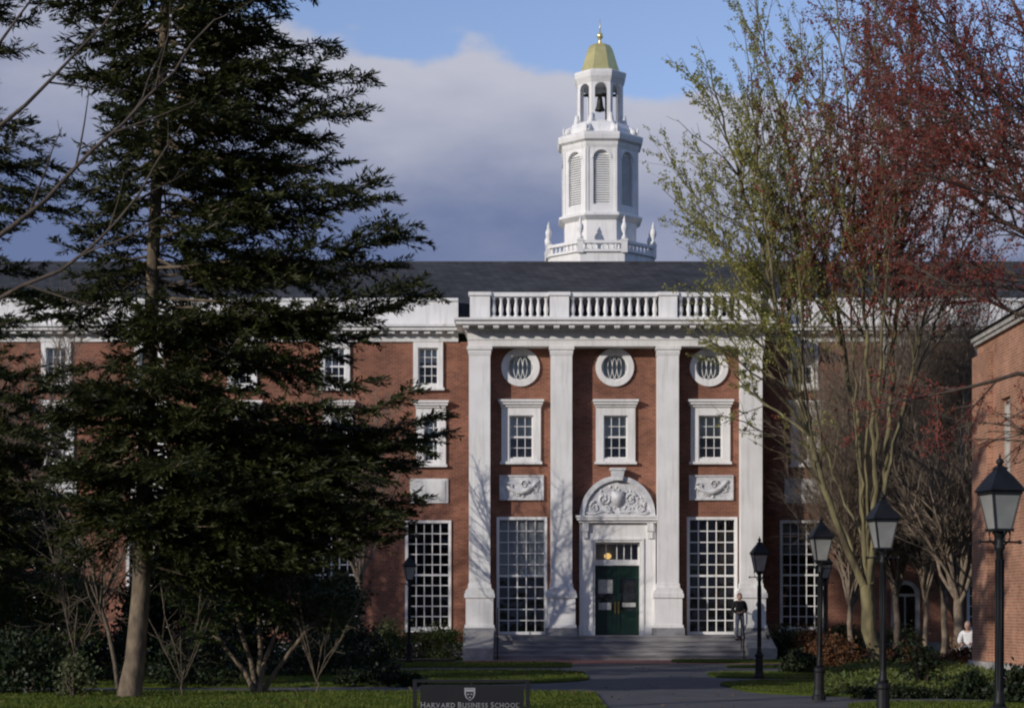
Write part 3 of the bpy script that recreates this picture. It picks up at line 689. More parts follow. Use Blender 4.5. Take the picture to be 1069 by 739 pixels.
for i in range(60):
    a = rr_.uniform(0.12, math.pi - 0.12); q = math.sqrt(rr_.random()) * (tr_ - 0.28)
    cv.ball((tcx + q * math.cos(a), yd + 0.10, tcz + 0.06 + q * math.sin(a) * sz * 0.95), rr_.uniform(0.03, 0.07), (1, 0.7, 1), 7, 5)
obj('carving', cv, M['marble'], ds, smooth=True)
k = MB(); zk0, zk1 = Z(499, yd), Z(488.5, yd)
k.prism_y([(tcx - 0.17, zk0 - 0.08), (tcx + 0.17, zk0 - 0.08), (tcx + 0.24, zk1 - 0.08), (tcx - 0.24, zk1 - 0.08)], yd - 0.14, YB); k.box(tcx - 0.28, tcx + 0.28, yd - 0.18, YB, zk1 - 0.079, zk1)
obj('keystone', k, M['marble'], ds)
# transom window, doors
zd1 = Z(590, YB)
t_ = MB(); frame(t_, dx0 + 0.006, dx1 - 0.006, zd1 + 0.002, dzt - 0.004, 0.05, YB + 0.02, YB + 0.12); t_.box(dx0 + 0.006, dx1 - 0.006, YB - 0.02, YB + 0.14, zd1 + 0.004, zd1 + 0.20)
for fx in (0.26, 0.5, 0.66, 0.82): xx = dx0 + (dx1 - dx0) * fx; t_.box(xx - 0.016, xx + 0.016, YB + 0.05, YB + 0.1, zd1 + 0.2, dzt - 0.05)
tro = part('transom_window', t_, M['white'])
gl = MB(); gl.quad((dx0, YB + 0.09, zd1), (dx1, YB + 0.09, zd1), (dx1, YB + 0.09, dzt), (dx0, YB + 0.09, dzt)); obj('glass', gl, M['glass'], tro)
lp = MB(); lx = dx0 + (dx1 - dx0) * 0.31; lp.ball((lx, YB + 0.45, zd1 + 0.34), 0.13, (1, 1, 0.85)); obj('lit_lamp', lp, M['glow'], tro)
hall = MB(); hall.box(dx0 - 0.3, dx1 + 0.3, YB + 0.68, YB + 0.72, ZP, dzt + 0.1); hall.box(dx0 - 0.3, dx0 - 0.2, YB + 0.2, YB + 0.68, ZP, dzt + 0.1); hall.box(dx1 + 0.2, dx1 + 0.3, YB + 0.2, YB + 0.68, ZP, dzt + 0.1); hall.box(dx0 - 0.3, dx1 + 0.3, YB + 0.2, YB + 0.68, dzt + 0.05, dzt + 0.1)
part('hall', hall, M['blind2'])
mid = (dx0 + dx1) / 2
for side in (0, 1):
    a, b = (dx0 + 0.008, mid - 0.004) if side == 0 else (mid + 0.004, dx1 - 0.008)
    d_ = MB(); z0, z1 = ZP + 0.015, zd1 - 0.002; zr1 = z0 + 0.86; t = 0.11
    yf = YB + 0.06
    d_.box(a, a + t, yf, yf + 0.05, z0, z1); d_.box(b - t, b, yf, yf + 0.05, z0, z1); d_.box(a + t, b - t, yf + 0.001, yf + 0.05, z1 - 0.46, z1); d_.box(a + t, b - t, yf + 0.001, yf + 0.05, z0, z0 + 0.2); d_.box(a + t, b - t, yf + 0.001, yf + 0.05, zr1 - 0.1, zr1)
    d_.box(a + t, b - t, yf + 0.025, yf + 0.045, z0 + 0.2, zr1 - 0.1); d_.box(a + t + 0.07, b - t - 0.07, yf + 0.012, yf + 0.03, z0 + 0.27, zr1 - 0.17)
    d_.box(a + t + 0.07, b - t - 0.07, yf - 0.010, yf + 0.004, z1 - 0.38, z1 - 0.08)
    do = part('door', d_, M['green'])
    gl = MB(); gl.quad((a + t, yf + 0.035, zr1), (b - t, yf + 0.035, zr1), (b - t, yf + 0.035, z1 - 0.46), (a + t, yf + 0.035, z1 - 0.46)); obj('glass', gl, M['glass'], do)
    dk = MB(); dk.quad((a, yf + 0.09, zr1 - 0.1), (b, yf + 0.09, zr1 - 0.1), (b, yf + 0.09, z1 - 0.4), (a, yf + 0.09, z1 - 0.4)); obj('interior', dk, M['dark'], do)
    hx = b - 0.055 if side == 0 else a + 0.055
    h = MB(); h.tube([(hx, yf - 0.01, zr1 - 0.05), (hx, yf - 0.07, zr1 - 0.03), (hx, yf - 0.07, zr1 + 0.22), (hx, yf - 0.01, zr1 + 0.24)], 0.014, 6); h.box(hx - 0.03, hx + 0.03, yf - 0.012, yf + 0.002, zr1 - 0.12, zr1 + 0.30); obj('handle', h, M['brass'], do)
    for nx0, nx1, nz0, nz1 in (((a + t + 0.02, b - t - 0.03, z1 - 0.98, z1 - 0.50), (a + t + 0.03, b - t - 0.08, zr1 + 0.02, zr1 + 0.27)) if side == 0 else ((a + t + 0.08, b - t - 0.01, zr1 + 0.12, zr1 + 0.27),)):
        n_ = MB(); n_.box(nx0, nx1, yf + 0.022, yf + 0.03, nz0, nz1); obj('notice', n_, M['paper'], do)

# --- steps and cheek walls
nst = 5; sx0, sx1 = X(515, Y0) + 0.02, X(773.0, Y0) - 0.02
YL = 66.35
rise = ZP / nst; st = MB()
prof = [(YB, 0.0), (YB, ZP)]
y = YL
prof.append((y, ZP))
for i in range(nst):
    z = ZP - rise * (i + 1); prof.append((y, z)); 
    if i < nst - 1: y -= 0.34; prof.append((y, z))
st.prism_x(prof, sx0, sx1)
for i in range(nst):
    yy = YL - 0.34 * i; z = ZP - rise * i; st.box(sx0 + 0.003, sx1 - 0.003, yy - 0.03, yy + 0.10, z - 0.045, z + 0.003)
so_ = part('stone_steps', st, M['step'])
YF = YL - 0.34 * (nst - 1)
for x0, x1 in ((X(490, Y0) - 0.16, sx0 - 0.003), (sx1 + 0.003, X(796, Y0) + 0.16)):
    c_ = MB(); c_.prism_x([(YB - 0.01, 0.0), (YB - 0.01, 0.98), (Y0 - 0.2, 0.98), (YF - 0.35, 0.42), (YF - 0.55, 0.42), (YF - 0.55, 0.0)], x0, x1)
    obj('cheek_wall', c_, M['plinthstone'], so_)

# --- bell tower
TY = 79.0; TX = X(626.3, TY); TC = (TX, TY, 0); px = TY / F
k8 = 1 / math.cos(math.pi / 8); r8 = math.pi / 8
def tz(v): return Z(v, TY)
def octo(mb, prof): mb.lathe([(r * px * k8, z) for r, z in prof], TC, 8, r8)
t = MB()
octo(t, [(37.0, tz(330)), (37.0, tz(236.5))])
octo(t, [(38, tz(236.4)), (43, tz(233)), (43, tz(231)), (39.5, tz(229.5)), (39.5, tz(228.6))])
octo(t, [(38.5, tz(163)), (39.5, tz(160)), (40, tz(157)), (43, tz(155)), (43.8, tz(151)), (43.8, tz(148.5)), (41, tz(147)), (35, tz(146.5))])
octo(t, [(34.5, tz(146.4)), (33, tz(140)), (29, tz(134)), (25.0, tz(132.5))])
octo(t, [(23.0, tz(92.5)), (24.3, tz(89.5)), (26.0, tz(86)), (26.8, tz(82)), (26.8, tz(80)), (24, tz(78.5)), (19, tz(78))])
# octagonal drum and belfry walls with arched openings
def arch_face(mb, half, hwo, z0, z1, zs0, zspring, depth, ang):
    """one face of an octagonal stage: wall with an arched opening of half width hwo"""
    fw = half * math.tan(math.pi / 8)
    vs = []
    def T(x, z, d=0.0):
        c, s = math.cos(ang), math.sin(ang); r = half - d
        return (TX + r * c - x * s, TY + r * s + x * c, z)
    arc = [(hwo * math.cos(a), zspring + hwo * math.sin(a)) for a in np.linspace(0, math.pi, 13)]
    mb.quad(T(-fw, z0), T(-hwo, z0), T(-hwo, zspring), T(-fw, zspring)); mb.quad(T(hwo, z0), T(fw, z0), T(fw, zspring), T(hwo, zspring))
    if zs0 > z0: mb.quad(T(-hwo, z0), T(hwo, z0), T(hwo, zs0), T(-hwo, zs0))
    for i in range(12):
        a, b = arc[i], arc[i + 1]
        top = lambda p: (max(-fw, min(fw, p[0] * fw / hwo)), z1)
        A, B = top(a), top(b)
        mb.add([T(*a), T(*A), T(*B), T(*b)], [(0, 1, 2, 3)])
        mb.add([T(*a), T(*b), T(b[0], b[1], depth), T(a[0], a[1], depth)], [(0, 1, 2, 3)])
    mb.add([T(fw, zspring), T(fw, z1), T(hwo, zspring)], [(0, 1, 2)]); mb.add([T(-fw, zspring), T(-hwo, zspring), T(-fw, z1)], [(0, 1, 2)])
    mb.quad(T(hwo, zs0), T(hwo, zspring), T(hwo, zspring, depth), T(hwo, zs0, depth)); mb.quad(T(-hwo, zs0), T(-hwo, zs0, depth), T(-hwo, zspring, depth), T(-hwo, zspring))
    mb.quad(T(-hwo, zs0), T(hwo, zs0), T(hwo, zs0, depth), T(-hwo, zs0, depth))
    return T, arc
louv = MB(); trim = MB()
for i in range(8):
    ang = i * math.pi / 4
    T, arc = arch_face(t, 38.3 * px, 8.6 * px, tz(229), tz(160), tz(221), tz(174), 0.16, ang)
    hwo = 8.6 * px
    louv.add([T(-hwo, tz(221), 0.15), T(hwo, tz(221), 0.15)] + [T(p[0], p[1], 0.15) for p in arc], [tuple(range(15))])
    nl = 22
    for j in range(nl):
        z = tz(220.5) + (tz(168) - tz(220.5)) * j / nl; hh = hwo if z < tz(174) else math.sqrt(max(0.01, hwo ** 2 - (z - tz(174)) ** 2))
        louv.quad(T(-hh, z, 0.07), T(hh, z, 0.07), T(hh, z + 0.07, 0.14), T(-hh, z + 0.07, 0.14))
    for j in range(12):   # raised archivolt
        a, b = arc[j], arc[j + 1]; c0 = tz(174); f = 1.22
        A = (a[0] * f, c0 + (a[1] - c0) * f); B = (b[0] * f, c0 + (b[1] - c0) * f)
        trim.add([T(*a, -0.03), T(*A, -0.03), T(*B, -0.03), T(*b, -0.03)], [(0, 1, 2, 3)]); trim.add([T(*A, -0.03), T(*A, 0.0), T(*B, 0.0), T(*B, -0.03)], [(0, 1, 2, 3)])
    for s in (-1, 1):      # corner strips
        fw = 38.3 * px * math.tan(math.pi / 8); x0_, x1_ = s * fw, s * (fw - 2.6 * px)
        trim.quad(T(x0_, tz(228.5), -0.03), T(x1_, tz(228.5), -0.03), T(x1_, tz(163), -0.03), T(x0_, tz(163), -0.03)); trim.quad(T(x1_, tz(228.5), -0.03), T(x1_, tz(228.5), 0), T(x1_, tz(163), 0), T(x1_, tz(163), -0.03))
    arch_face(t, 23.6 * px, 6.3 * px, tz(133), tz(92), tz(131.5), tz(98.5), 0.22, ang)
TW = part('bell_tower', t, M['white'])
obj('trim', trim, M['white'], TW); obj('louvres', louv, M['louver'], TW)
d = MB(); octo(d, [(20.2, tz(78.0)), (20.0, tz(77)), (18.3, tz(72)), (16.2, tz(65)), (14.3, tz(58)), (12.6, tz(53)), (10.2, tz(49)), (6.5, tz(47)), (2.0, tz(46.2))])
obj('dome', d, M['gold'], TW)
f_ = MB(); f_.lathe([(1.9 * px, tz(46.6)), (1.4 * px, tz(44)), (1.2 * px, tz(41.5)), (2.9 * px, tz(40)), (3.3 * px, tz(37.8)), (2.6 * px, tz(35.5)), (1.0 * px, tz(34.6)), (0.6 * px, tz(28)), (0.25 * px, tz(20))], TC, 12)
obj('finial', f_, M['gold'], TW, smooth=True)
b_ = MB(); b_.lathe([(0.02, tz(101)), (2.4 * px, tz(102)), (3.0 * px, tz(106)), (3.6 * px, tz(111)), (5.2 * px, tz(115)), (5.2 * px, tz(116))], TC, 16); b_.box(TX - 0.9, TX + 0.9, TY - 0.08, TY + 0.08, tz(101), tz(99)); b_.lathe([(0.03, tz(117.5)), (0.07, tz(116)), (0.03, tz(114))], TC, 8)
obj('bell', b_, M['bronze'], TW, smooth=True)
up = [(2.6, 0), (2.6, 2.5), (1.5, 3.5), (1.2, 5), (2.9, 9), (3.2, 12), (2.2, 15), (1.2, 16.5), (1.7, 18), (0.9, 20), (0.3, 22.5)]
def urn(x, y, z, s):
    l = MB(); l.lathe([(r * px * s, h * px * s) for r, h in up], (x, y, z), 12); obj('urn', l, M['white'], TW, smooth=True)
def ring8(r): return [(TX + r * k8 * math.cos(r8 + i * math.pi / 4), TY + r * k8 * math.sin(r8 + i * math.pi / 4)) for i in range(8)]
R8 = ring8(54 * px); bl = MB()
bl.lathe([(54.5 * px * k8, tz(330)), (54.5 * px * k8, tz(272.5))], TC, 8, r8)
for i, (x, y) in enumerate(R8):
    bl.lathe([(4.4 * px, tz(274)), (4.4 * px, tz(262.5)), (5.0 * px, tz(262)), (5.0 * px, tz(260))], (x, y, 0), 4, math.pi / 4)
    x2, y2 = R8[(i + 1) % 8]; dx_, dy_ = x2 - x, y2 - y; ln = math.hypot(dx_, dy_); nx, ny = -dy_ / ln * 0.11, dx_ / ln * 0.11
    for za_, zb_ in ((tz(273), tz(270.5)), (tz(264.5), tz(261.5))):
        bl.prism_z([(x + nx, y + ny), (x2 + nx, y2 + ny), (x2 - nx, y2 - ny), (x - nx, y - ny)], za_, zb_)
TB = obj('balustrade', bl, M['white'], TW)
for i, (x, y) in enumerate(R8):
    if math.sin(r8 + i * math.pi / 4) < 0.5: urn(x, y, tz(260), 1.05)
    x2, y2 = R8[(i + 1) % 8]
    if (y + y2) / 2 < TY + 0.3:
        for j in range(7):
            q = (j + 1) / 8; l = MB(); l.lathe([(1.1 * px, tz(270.4)), (1.5 * px, tz(268.5)), (0.8 * px, tz(266.5)), (1.2 * px, tz(264.6))], (x + (x2 - x) * q, y + (y2 - y) * q, 0), 8); obj('baluster', l, M['white'], TW)
for i, (x, y) in enumerate(ring8(30.5 * px)):
    if math.sin(r8 + i * math.pi / 4) < 0.5:
        sc = MB(); a = r8 + i * math.pi / 4; ca, sa = math.cos(a), math.sin(a)
        pts = [(TX + r * px * ca, TY + r * px * sa, tz(v)) for r, v in ((37.5, 146), (36.5, 142), (32.5, 139), (28, 136), (26.3, 130), (26.5, 124))]
        sc.tube(pts, [0.17, 0.16, 0.12, 0.10, 0.12, 0.07], 8); obj('scroll_bracket', sc, M['white'], TW, smooth=True)
for i, (x, y) in enumerate(ring8(38.2 * px)):
    if math.sin(r8 + i * math.pi / 4) < 0.5: urn(x, y, tz(146.5), 0.42)

# ---------------------------------------------------------------- brick side building on the right
SB = empty('side_building', (12.03, 49.5, 0)); tag(SB, 'orange brick building standing behind the nearest lamp post', 'building')
bx, by1 = X(1020.5, 50.5), 50.5; zt_ = Z(362, by1)
w = MB(); wy = [(47.2, 48.1), (44.5, 45.4), (41.8, 42.7)]
zs_ = [(Z(545, 48), Z(430, 48))]
ops2 = [(a, b, 3.9, 7.0) for a, b in wy] + [(a, b, 0.9, 3.0) for a, b in wy[1:]]
def wall_grid_x(mb, y0, y1, z0, z1, x, ops, depth):
    ys = sorted({y0, y1} | {o[0] for o in ops} | {o[1] for o in ops}); zs = sorted({z0, z1} | {o[2] for o in ops} | {o[3] for o in ops})
    for i in range(len(ys) - 1):
        for j in range(len(zs) - 1):
            my, mz = (ys[i] + ys[i + 1]) / 2, (zs[j] + zs[j + 1]) / 2
            if any(o[0] < my < o[1] and o[2] < mz < o[3] for o in ops): continue
            mb.quad((x, ys[i], zs[j]), (x, ys[i], zs[j + 1]), (x, ys[i + 1], zs[j + 1]), (x, ys[i + 1], zs[j]))
    for a, b, c, d in ops:
        x1 = x + depth
        mb.quad((x, a, c), (x1, a, c), (x1, a, d), (x, a, d)); mb.quad((x, b, c), (x, b, d), (x1, b, d), (x1, b, c)); mb.quad((x, a, d), (x1, a, d), (x1, b, d), (x, b, d)); mb.quad((x, a, c), (x, b, c), (x1, b, c), (x1, a, c))
wall_grid_x(w, 26, by1, 0.4, zt_, bx, ops2, 0.25)
w.quad((bx, by1, 0.4), (bx, by1, zt_), (bx + 14, by1, zt_), (bx + 14, by1, 0.4)); w.quad((bx, 26, 0.4), (bx + 14, 26, 0.4), (bx + 14, 26, zt_), (bx, 26, zt_)); w.quad((bx + 14, 26, 0.4), (bx + 14, by1, 0.4), (bx + 14, by1, zt_), (bx + 14, 26, zt_))
w.box(bx - 0.12, bx - 0.003, 48.9, by1 + 0.1, 0.4, zt_ - 0.3)       # corner pier
part('wall', w, M['brick2'], SB)
p = MB(); p.box(bx - 0.2, bx + 14, 26, by1 + 0.2, 0, 0.398); part('plinth', p, M['plinthstone'], SB)
p = MB(); p.box(bx - 0.10, bx + 14, 25.8, by1 + 0.05, zt_ + 0.001, zt_ + 0.10); p.box(bx - 0.15, bx + 14, 25.7, by1 + 0.1, zt_ + 0.102, zt_ + 0.24); part('cornice', p, M['plinthstone'], SB)
p = MB(); p.prism_y([(bx - 0.25, zt_ + 0.242), (bx + 7, zt_ + 3.2), (bx + 14, zt_ + 0.242)], 25.8, by1 + 0.2); part('roof', p, M['slate'], SB)
for a, b, c, d in ops2:
    f_ = MB(); xx = bx + 0.10
    f_.box(xx, xx + 0.1, a, a + 0.07, c, d); f_.box(xx, xx + 0.1, b - 0.07, b, c, d); f_.box(xx, xx + 0.1, a + 0.07, b - 0.07, d - 0.07, d); f_.box(xx, xx + 0.1, a + 0.07, b - 0.07, c, c + 0.07)
    for i in (1, 2): f_.box(xx + 0.03, xx + 0.07, a + (b - a) * i / 3 - 0.015, a + (b - a) * i / 3 + 0.015, c + 0.07, d - 0.07)
    for i in range(1, 6): f_.box(xx + 0.032, xx + 0.068, a + 0.07, b - 0.07, c + (d - c) * i / 6 - 0.015, c + (d - c) * i / 6 + 0.015)
    wo = part('window', f_, M['plinthstone'], SB)
    gl = MB(); gl.quad((xx + 0.08, a, c), (xx + 0.08, b, c), (xx + 0.08, b, d), (xx + 0.08, a, d)); obj('glass', gl, M['glass'], wo)
    gl = MB(); gl.quad((xx + 0.18, a, c), (xx + 0.18, b, c), (xx + 0.18, b, d), (xx + 0.18, a, d)); obj('interior', gl, M['dark'], wo)
    s = MB(); s.box(bx - 0.06, bx + 0.1, a - 0.05, b + 0.05, c - 0.10, c - 0.002); obj('sill', s, M['plinthstone'], wo)

# ---------------------------------------------------------------- trees
class Wood:
    def __init__(s): s.V = []; s.Fq = []; s.n = 0
    def tube(s, P, R, sides):
        P = np.asarray(P, float); R = np.asarray(R, float); n = len(P)
        T = np.gradient(P, axis=0); T /= np.linalg.norm(T, axis=1)[:, None] + 1e-9
        up = np.array((0.0, 0.0, 1.0)) if abs(T[0][2]) < 0.85 else np.array((1.0, 0.2, 0.0))
        A = np.cross(T, up); A /= np.linalg.norm(A, axis=1)[:, None] + 1e-9
        B = np.cross(T, A)
        th = np.linspace(0, 2 * np.pi, sides, endpoint=False)
        V = P[:, None, :] + R[:, None, None] * (np.cos(th)[None, :, None] * A[:, None, :] + np.sin(th)[None, :, None] * B[:, None, :])
        j = np.arange(n - 1)[:, None] * sides; i = np.arange(sides)[None, :]; i2 = (i + 1) % sides
        Fq = np.stack([j + i, j + i2, j + sides + i2, j + sides + i], -1).reshape(-1, 4) + s.n
        s.V.append(V.reshape(-1, 3)); s.Fq.append(Fq); s.n += n * sides
    def build(s, name, mat, parent): return npobj(name, np.concatenate(s.V), np.concatenate(s.Fq), mat, parent, smooth=True)

def quads(C, D, S, L, W):
    """leaf-shaped diamonds: centre start C, direction D, side S, length L, width W"""
    n = len(C); V = np.empty((n, 4, 3))
    V[:, 0] = C; V[:, 1] = C + D * (L * 0.5)[:, None] + S * (W * 0.5)[:, None]; V[:, 2] = C + D * L[:, None]; V[:, 3] = C + D * (L * 0.5)[:, None] - S * (W * 0.5)[:, None]
    return V.reshape(-1, 3), np.arange(4 * n).reshape(-1, 4)
def unit(a): return a / (np.linalg.norm(a, axis=-1, keepdims=True) + 1e-9)
def wobble_path(p0, d, L, n, rg, wob, trop):
    P = [np.array(p0, float)]; d = np.array(d, float); d /= np.linalg.norm(d)
    for i in range(n):
        d = d + rg.randn(3) * wob + np.array((0, 0, trop)); d /= np.linalg.norm(d); P.append(P[-1] + d * L / n)
    return np.array(P)
def perp(d, rg):
    r = rg.randn(3); r -= d * r.dot(d); return r / (np.linalg.norm(r) + 1e-9)

class Decid:
    """bare or budding deciduous tree"""
    def __init__(s, seed, leaf_n=3, leaf_len=(0.05, 0.1), leafcol=None, dens=(1.5, 2.4, 3.0), ratio=0.5, ang=(25, 50), trop=0.05, minr=0.006, spread=0.10, maxlvl=3, wob=0.09, twigscale=1.0):
        s.rg = np.random.RandomState(seed); s.w = Wood(); s.leaf = {}; s.__dict__.update(leaf_n=leaf_n, leaf_len=leaf_len, leafcol=leafcol, dens=dens, ratio=ratio, ang=ang, trop=trop, minr=minr, maxlvl=maxlvl, wob=wob, twigscale=twigscale)
    def limb(s, P, r0, r1, lvl, t0=0.25, sides=8, refine=6, sub=True):
        P = np.asarray(P, float)
        # resample with gentle wobble
        seg = np.r_[0, np.cumsum(np.linalg.norm(np.diff(P, axis=0), axis=1))]; L = seg[-1]
        n = max(4, int(L / 0.45)); q = np.linspace(0, L, n)
        Q = np.stack([np.interp(q, seg, P[:, k]) for k in range(3)], 1)
        for _ in range(2): Q[1:-1] = Q[1:-1] * 0.5 + (Q[:-2] + Q[2:]) * 0.25
        Q[1:-1] += s.rg.randn(n - 2, 3) * 0.035
        R = r0 + (r1 - r0) * np.linspace(0, 1, n) ** 0.8
        s.w.tube(Q, R, sides)
        if sub: s.children(Q, R, L, lvl, t0)
        return Q
    def children(s, Q, R, L, lvl, t0):
        k = int(L * (1 - t0) * s.dens[min(lvl, len(s.dens) - 1)] + s.rg.rand())
        for i in range(k):
            t = t0 + (1 - t0) * (i + s.rg.rand()) / max(1, k); f = t * (len(Q) - 1); a = min(int(f), len(Q) - 2)
            p = Q[a] + (Q[a + 1] - Q[a]) * (f - a); d = unit(Q[a + 1] - Q[a]); r = R[a]
            an = math.radians(s.rg.uniform(*s.ang)); nd = d * math.cos(an) + perp(d, s.rg) * math.sin(an)
            ln = L * s.ratio * (1.1 - 0.82 * t) * s.rg.uniform(0.6, 1.3)
            if lvl == 0: ln = min(ln, 4.6)
            ln = min(ln, (4.6, 2.6, 1.3, 0.7)[min(lvl, 3)]) * (s.twigscale if lvl else 1)
            if ln < 0.15: continue
            s.grow(p, nd, ln, max(s.minr, min(r * 0.6, 0.012 * ln + 0.004)), lvl + 1)
    def grow(s, p, d, L, r, lvl):
        n = max(2, int(L / 0.3)); n = min(n, 9)
        Q = wobble_path(p, d, L, n, s.rg, s.wob, s.trop)
        R = np.linspace(r, max(s.minr * 0.6, r * 0.3), n + 1)
        s.w.tube(Q, R, 5 if lvl < 2 else 3)
        if lvl < s.maxlvl: s.children(Q, R, L, lvl, 0.15)
        if s.leafcol is not None and lvl >= 2:
            m = max(1, int(s.leaf_n * L * 4)); t = s.rg.rand(m); f = t * n; a = np.minimum(f.astype(int), n - 1)
            C = Q[a] + (Q[a + 1] - Q[a]) * (f - a)[:, None] + s.rg.randn(m, 3) * 0.03
            key = s.leafcol(Q[-1], s.rg)
            if key: s.leaf.setdefault(key, []).append(C)
    def finish(s, name, label, barkmat, loc, group=None):
        root = empty(name, loc); tag(root, label, 'tree', group)
        s.w.build('trunk', barkmat, root)
        for key, C in s.leaf.items():
            C = np.concatenate(C); n = len(C); D = unit(s.rg.randn(n, 3) + np.array((0, 0, -0.1))); Sd = unit(np.cross(D, s.rg.randn(n, 3)))
            L = s.rg.uniform(*s.leaf_len, n); V, Fq = quads(C, D, Sd, L, L * s.rg.uniform(0.45, 0.8, n)); npobj('crown', V, Fq, M[key], root)
        return root

def PX(u, v, Y): return (X(u, Y), Y, Z(v, Y))
# --- big maple on the right: pale trunk, green young leaf to the left, red buds to the right
def maple():
    Yt = 55.5
    def lc(p, rg):
        u = p[0] / p[1] * F + CX; v = HOR - (p[2] - CAMZ) * F / p[1]
        k = (u - 845 - (v - 150) * 0.10) / 60 + rg.randn() * 0.85
        if k > 0:
            return 'leaf_r' if (v < 300 or rg.rand() < 0.35) and rg.rand() < 0.6 else None
        return 'leaf_g' if rg.rand() < (0.95 if u < 790 else 0.6) else None
    T = Decid(11, leaf_n=10.5, leaf_len=(0.05, 0.11), leafcol=lc, dens=(2.3, 2.7, 3.1), ratio=0.42, ang=(16, 48), trop=0.045, maxlvl=3)
    def P(lst): return [PX(u, v, Yt + d) for u, v, d in lst]
    T.limb(P([(914, 703, 0), (912, 690, 0), (911, 660, 0), (907, 632, 0), (904, 610, 0)]), 0.235, 0.185, 0, sub=False, sides=12)
    L1 = [(906, 618, 0), (893, 590, -0.1), (876, 555, -0.2), (860, 508, -0.4), (846, 455, -0.5), (829, 392, -0.6), (810, 315, -0.8), (793, 250, -0.8), (772, 185, -1), (752, 120, -1.3), (742, 72, -1.5)]
    T.limb(P(L1), 0.125, 0.02, 0, 0.36)
    T.limb(P([(846, 455, -0.5), (820, 420, -1.2), (790, 390, -2), (750, 360, -2.8), (715, 345, -3.4)]), 0.05, 0.012, 0, 0.3)
    T.limb(P([(829, 392, -0.6), (800, 340, 0), (768, 285, 0.5), (735, 222, 1.0), (712, 175, 1.4)]), 0.055, 0.012, 0, 0.25)
    T.limb(P([(810, 315, -0.8), (800, 240, -1.5), (790, 160, -2), (785, 90, -2.4), (778, 40, -2.6)]), 0.055, 0.012, 0, 0.2)
    T.limb(P([(893, 590, 0.1), (880, 545, 0.6), (868, 520, 0.9), (850, 490, 1.3), (835, 440, 1.8), (812, 400, 2.2)]), 0.055, 0.012, 0, 0.4)
    T.limb(P([(905, 615, 0), (903, 570, 0.1), (899, 490, 0.3), (893, 430, 0.5), (879, 360, 0.6), (856, 295, 0.7), (838, 215, 0.9), (815, 120, 1.0), (795, 40, 1.2), (785, -30, 1.3)]), 0.092, 0.018, 0, 0.35)
    T.limb(P([(879, 360, 0.6), (868, 290, -0.4), (850, 200, -1.2), (842, 110, -1.8), (835, 20, -2.2)]), 0.06, 0.012, 0, 0.2)
    T.limb(P([(907, 612, 0), (914, 550, -0.2), (915, 470, -0.4), (905, 385, -0.5), (901, 300, -0.8), (893, 205, -1), (884, 100, -1.2), (874, 0, -1.4), (870, -70, -1.5)]), 0.092, 0.018, 0, 0.35)
    T.limb(P([(909, 610, 0), (921, 530, 0.2), (928, 450, 0.5), (934, 350, 0.8), (940, 250, 1.1), (948, 130, 1.4), (955, 0, 1.8), (958, -80, 2)]), 0.10, 0.02, 0, 0.35)
    T.limb(P([(917, 545, 0.1), (936, 455, 0.4), (962, 345, 0.3), (990, 230, 0), (1015, 120, -0.2), (1040, 10, -0.4)]), 0.075, 0.015, 0, 0.3)
    T.limb(P([(915, 470, -0.4), (918, 390, -1.2), (925, 290, -1.8), (922, 180, -2.2), (915, 60, -2.6), (912, -40, -2.8)]), 0.055, 0.012, 0, 0.25)
    T.limb(P([(936, 455, 0.4), (955, 400, 1.0), (985, 320, 1.6), (1015, 250, 2.2), (1050, 160, 2.8)]), 0.05, 0.012, 0, 0.25)
    T.limb(P([(901, 300, -0.8), (880, 220, -1.6), (862, 130, -2), (858, 40, -2.4)]), 0.06, 0.015, 0, 0.2)
    T.limb(P([(829, 392, -0.6), (795, 362, -1.4), (748, 318, -2.2), (704, 292, -3.0)]), 0.045, 0.010, 0, 0.2)
    T.limb(P([(860, 508, -0.4), (826, 470, -1.2), (785, 442, -2.0), (748, 432, -2.8)]), 0.045, 0.010, 0, 0.25)
    T.limb(P([(846, 455, -0.5), (815, 432, 0.4), (785, 415, 1.2), (755, 372, 2.0), (728, 340, 2.4)]), 0.045, 0.010, 0, 0.25)
    T.limb(P([(903, 570, 0.1), (880, 520, 1.0), (862, 470, 1.6), (850, 430, 2.0), (846, 395, 2.2)]), 0.05, 0.010, 0, 0.35)
    L1P = L1[3:]
    for i in range(15):      # boughs spreading to the left
        b = L1P[T.rg.randint(0, 6)]; ut = T.rg.uniform(692, 830); vt = T.rg.uniform(45, 300); vt = min(vt, b[1] - 30); dd = T.rg.uniform(-3.0, 3.0)
        T.limb(P([(b[0], b[1], b[2]), (b[0] + (ut - b[0]) * 0.35, b[1] + (vt - b[1]) * 0.45, b[2] + dd * 0.35), (b[0] + (ut - b[0]) * 0.72, b[1] + (vt - b[1]) * 0.78, b[2] + dd * 0.7), (ut, vt, b[2] + dd)]), 0.026, 0.007, 0, 0.25, sides=5)
    for i in range(3):      # thin stems fanning out of the crotches
        ut = 838 + 165 * (i + T.rg.rand()) / 3; us = 903 + (ut - 915) * 0.12; vt = T.rg.uniform(-40, 110); dd = T.rg.uniform(-2.2, 2.2)
        T.limb(P([(906, 606, 0), (us, 500, dd * 0.05), (us + (ut - us) * 0.22, 400, dd * 0.25), (us + (ut - us) * 0.5, 285, dd * 0.5), (us + (ut - us) * 0.8, 160, dd * 0.8), (ut, vt, dd)]), 0.05, 0.010, 0, 0.4, sides=6)
    return T.finish('maple_tree', 'large pale-trunked maple forking low, budding yellow-green and red, right of the entrance', M['bark_y'], PX(914, 700, Yt))
maple()
